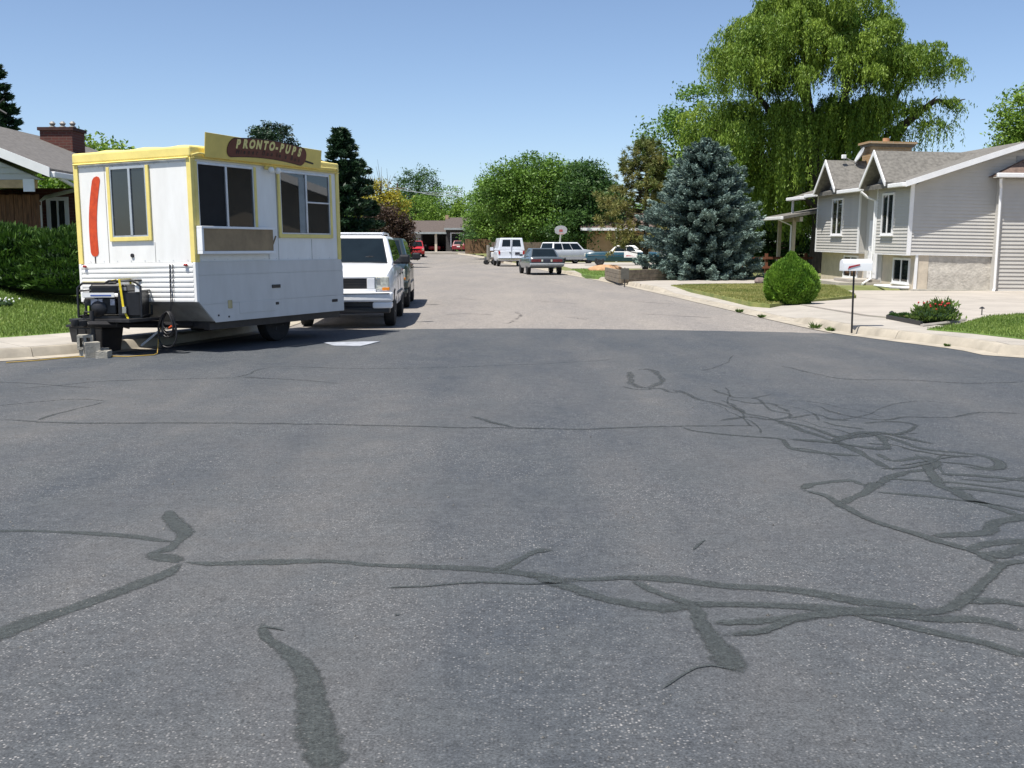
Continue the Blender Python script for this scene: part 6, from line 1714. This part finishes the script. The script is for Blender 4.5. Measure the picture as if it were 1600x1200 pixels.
for a, b_ in ((eb[0], eb[1]), (eb[3], eb[0])):
    t = (b_ - a).normalized(); s_ = Vector((-t.y, t.x, 0)) * .02
    mbE.hexa([tuple(a - s_ - Vector((0, 0, .02))), tuple(b_ - s_ - Vector((0, 0, .02))), tuple(b_ + s_ - Vector((0, 0, .02))), tuple(a + s_ - Vector((0, 0, .02))), tuple(a - s_ + Vector((0, 0, .07))), tuple(b_ - s_ + Vector((0, 0, .07))), tuple(b_ + s_ + Vector((0, 0, .07))), tuple(a + s_ + Vector((0, 0, .07)))])
EB.data.from_pydata(mbE.v, [], mbE.f)
bush('bed_plants', 'row of small dark plants inside the black bed edging', (eb[0].x + .3, eb[0].y + .02, .13), [(-.18, -.02, .05, .10, .08, .06), (0, -.05, .05, .12, .08, .06), (.2, -.08, .05, .10, .08, .06)], 1200, .03, L_DEEP, 54, core=M_SOIL, cat_='plants')
mk('bed_stones', MB().tube([tuple(G(x, y, .15)) for x, y in ((1440, 509), (1475, 505), (1500, 501), (1508, 499))], .03, 6), M_CONC, label='pale stone edging right of the flower bush', cat='edging')
for k, (px, py, s_, lb) in enumerate(((1274, 513, .13, 'small weed at the start of the right kerb'), (1298, 517, .09, 'weed tuft at the foot of the kerb end'), (1480, 541, .05, 'tiny weed in the kerb gutter below the lawn'), (1190, 496, .09, 'weed in the gutter at the driveway, right one'), (1155, 488, .10, 'weed in the gutter at the driveway, left one'))):
    q = G(px, py, .01)
    rw = np.random.default_rng(80 + k); nW = 70; aw = rw.uniform(0, 6.28, nW); ow = rw.uniform(.1, 1.0, nW) * s_
    bs = np.stack([np.cos(aw) * ow * .5, np.sin(aw) * ow * .4, 0 * aw], -1)
    dw = unit(np.stack([np.cos(aw) * .8, np.sin(aw) * .8, rw.uniform(.3, 1.4, nW)], -1)) * (s_ * rw.uniform(.25, .6, nW))[:, None]
    wd_ = empty('weed', (q.x, q.y, .01), label=lb, cat='weed', group='weeds along the right gutter')
    leaves('leaves', bs + dw, dw, perp(dw, rw) * rw.uniform(.006, .016, nW)[:, None], rw.uniform(0, 1, nW), L_FLOW, wd_)
q = G(66, 462, .45)
wf = bush('white_flowers', 'patch of small white flowers on the left lawn', (-9.45, 20.0, float(left_yard_z(np.array([-9.45]), np.array([20.0]))[0][0])), [(0, 0, .02, .35, .18, .10)], 500, .03, L_FLOW, 90, core=CORE_G, cat_='flowers', shell=.4)
mf = MB()
for k in range(26): mf.ball((rf_.uniform(-.4, .4), rf_.uniform(-.18, .1), rf_.uniform(.08, .14)), .018, 6, 4)
mk('petals', mf, M_WHITE, wf)

# ------------------------------------------------------------------ street furniture and small things
q = G(1331, 511, .13)
MX = empty('mailbox', (q.x, q.y, .13), (0, 0, .06), 'white kerbside mailbox on a thin dark post', 'mailbox')
mk('post', MB().cyl((0, 0, -.1), (0, 0, .92), .016), M_BLACKSTEEL, MX, smooth=50)
pr = [(-.09, .925), (.09, .925), (.09, 1.04)] + [(.09 * math.cos(a), 1.04 + .075 * math.sin(a)) for a in np.linspace(.2, math.pi - .2, 9)] + [(-.09, 1.04)]
bxm = mk('box', MB().prism(pr, 'x', -.20, .27), M_WHITEMETAL, MX, smooth=40)
mk('door', MB().prism([(y * .98, .925 + (z - .925) * .985) for y, z in pr], 'x', -.212, -.201), M_WHITEMETAL, bxm)
mk('flag', MB().prism([(-.14, .955), (-.12, 1.0), (.06, 1.035), (.06, 1.015), (-.09, .975)], 'y', -.098, -.092), mat('red flag', (.35, .02, .03), .5, .1, 9), bxm)
q = G(1385, 494, .14)
def path_light(px, py, h, lb):
    q = G(px, py, .14); r_ = empty('path_light', (q.x, q.y, .13), label=lb, cat='light')
    mk('stake', MB().cyl((0, 0, -.02), (0, 0, h), .010), M_BLACK, r_); mk('cap', MB().lathe([(0, 0), (.05, 0), (.045, .015), (.01, .04), (0, .04)], (0, 0, h), 'z', 12), M_BLACK, r_)
path_light(1393, 496.5, .10, 'small dark path light at the bed corner'); path_light(1534, 492, .13, 'small dark path light at the near lawn edge')
# basketball hoop
q = P(878, 400, 86)
BH = empty('basketball_hoop', (q.x, 88, .12), (0, 0, .1), 'basketball hoop with fan-shaped white backboard by the driveway', 'basketball hoop')
zb_ = P(878, 360, 88).z - .12
mk('pole', MB().tube([(0, .5, -.2), (0, .5, zb_ - .9), (0, .1, zb_ - .2)], .06, 8), M_WHITEMETAL, BH)
fan = [(-.28, -.38), (.28, -.38), (.55, -.22), (.60, .1)] + [(.58 * math.cos(a), .1 + .36 * math.sin(a)) for a in np.linspace(.25, math.pi - .25, 9)] + [(-.60, .1), (-.55, -.22)]
bbd = mk('backboard', MB().prism([(x * .85, z * .85 + zb_) for x, z in fan], 'y', 0, .05), mat('grey white board', (.40, .40, .41), .5, .1, 4), BH)
mk('target_mark', MB().box(-.14, .14, -.006, -.001, zb_ - .12, zb_ + .08), mat('dull red', (.35, .08, .07), .6, .1, 9), bbd)
mk('rim', MB().tube([(.22 * math.cos(a), -.25 + .22 * math.sin(a), zb_ - .28) for a in np.linspace(0, 6.0, 18)], .014, 6, closed=True), mat('rim orange', (.55, .12, .03), .5, .1, 9), BH)
# timber planter wall, sign post, dirt pile
pa, pb_, pc = G(947, 434, .12), G(969, 441, .12), G(1040, 438, .12)
TW = empty('timber_planter', (0, 0, 0), label='low weathered timber planter wall left of the blue spruce', cat='planter')
M_TIMB = mat('weathered timber', (.20, .165, .12), .9, .25, 5, bump=.3, bscale=30)
for a, b_ in ((pa, pb_), (pb_, pc)):
    t = (b_ - a).normalized(); s_ = Vector((-t.y, t.x, 0)) * .06
    for k in range(3):
        z0 = .08 + k * .165 + (.002 if a is pb_ else 0); z1 = z0 + .158; e = t * (.062 if a is pb_ else 0)
        mk('timber', MB().hexa([tuple((a + e - s_).xy) + (z0,), tuple((b_ - s_).xy) + (z0,), tuple((b_ + s_).xy) + (z0,), tuple((a + e + s_).xy) + (z0,), tuple((a + e - s_).xy) + (z1,), tuple((b_ - s_).xy) + (z1,), tuple((b_ + s_).xy) + (z1,), tuple((a + e + s_).xy) + (z1,)]), M_TIMB, TW, bevel=.01)
q = G(976, 446, .12)
SPT = empty('sign_post', (q.x, q.y, .11), label='small dark sign on a thin post before the timber planter', cat='sign')
mk('post', MB().cyl((0, 0, -.05), (0, 0, .62), .018), M_BLACKSTEEL, SPT); mk('plate', MB().box(-.14, .14, -.03, -.018, .22, .60), mat('dark sign', (.09, .085, .07), .7, .2, 6), SPT)
q = G(950, 425, .12)
mb = MB(); rr2 = random.Random(8); mb.ball((0, 0, .0), (1.0, .8, .32), 20, 10, .08, rr2)
mk('dirt_pile', mb, mat('orange dirt', (.46, .27, .15), .95, .2, 5, bump=.5, bscale=14), loc=(q.x + .1, q.y + 2.5, .14), smooth=40, label='pile of orange dirt on the lawn before the teal car', cat='dirt pile')
q = G(1188, 443, .13)
mb = MB().ball((0, 0, .08), (.20, .16, .15), 9, 6, .12, rr2)
mk('boulder', mb, mat('pinkish stone', (.20, .15, .14), .9, .2, 6, bump=.5, bscale=12), loc=(q.x, q.y + .1, .12), smooth=20, label='single pinkish boulder on the lawn edge left of the round bush', cat='boulder')
# rustic rail fence in the shade of the willow
q = P(1222, 425, 47.5)
RF = empty('rail_fence', (q.x, 47.5, .1), label='reddish rail fence in the shade between spruce and porch', cat='fence')
M_RAIL = mat('red cedar rail', (.17, .06, .03), .85, .25, 5)
for x in (-2.4, -.7, 1.0): mk('post', MB().box(x - .06, x + .06, -.06, .06, -.2, 1.05), M_RAIL, RF)
for z in (.45, .85): mk('rail', MB().box(-2.6, 1.3, -.10, -.062, z - .05, z + .05), M_RAIL, RF)
# plank fence behind the van
def far_fence(px0, px1, Y, h, lb, m):
    a, b_ = P(px0, 395, Y), P(px1, 395, Y)
    r_ = empty('board_fence', (a.x, Y, zg(Y)), label=lb, cat='fence'); L_ = b_.x - a.x; mb = MB(); x = 0
    rr3 = random.Random(int(px0))
    while x < L_: mb.box(x, x + .135, -.02 - rr3.uniform(0, .01), 0, -.2, h + rr3.uniform(-.02, .02)); x += .15
    f_ = mk('boards', mb, m, r_); f_['kind'] = 'stuff'
    for x in np.arange(0, L_, 2.4): mk('post', MB().box(x, x + .1, .001, .1, -.2, h - .1), m, r_)
    mk('rail', MB().box(0, L_, .003, .05, h * .75, h * .8), m, r_)
far_fence(727, 768, 124, 1.75, 'brown board fence between the maroon hatchback and the cart', mat('brown fence', (.17, .095, .05), .9, .2, 3))
far_fence(768, 866, 96, 1.8, 'grey-brown board fence behind the white van', mat('grey fence', (.15, .11, .085), .9, .2, 3))
# utility pole with its wires
q = P(621, 300, 118)
UP = empty('utility_pole', (q.x, 118, zg(118)), label='thin utility pole with wires left of the carport house', cat='utility pole')
hp_ = P(621, 286, 118).z - zg(118)
mk('pole', MB().cyl((0, 0, -.5), (0, 0, hp_), .13, .09), M_BARK, UP); mk('crossarm', MB().box(-.9, .9, -.06, .06, hp_ - .6, hp_ - .48), M_BARK, UP)
for k in range(2):
    e = P(722, [299, 305][k], 92); e = Vector((e.x - q.x, 92 - 118, e.z - zg(118)))
    s0 = Vector((-.6 + 1.2 * k, 0, hp_ - .45)); md = s0.lerp(e, .5) - Vector((0, 0, .35))
    mk('wire', MB().tube([s0, s0.lerp(md, .5) - Vector((0, 0, .1)), md, md.lerp(e, .5) - Vector((0, 0, .1)), e], .022, 5), mat('wire', (.45, .46, .48), .5, .1, 9, metal=.3), UP)
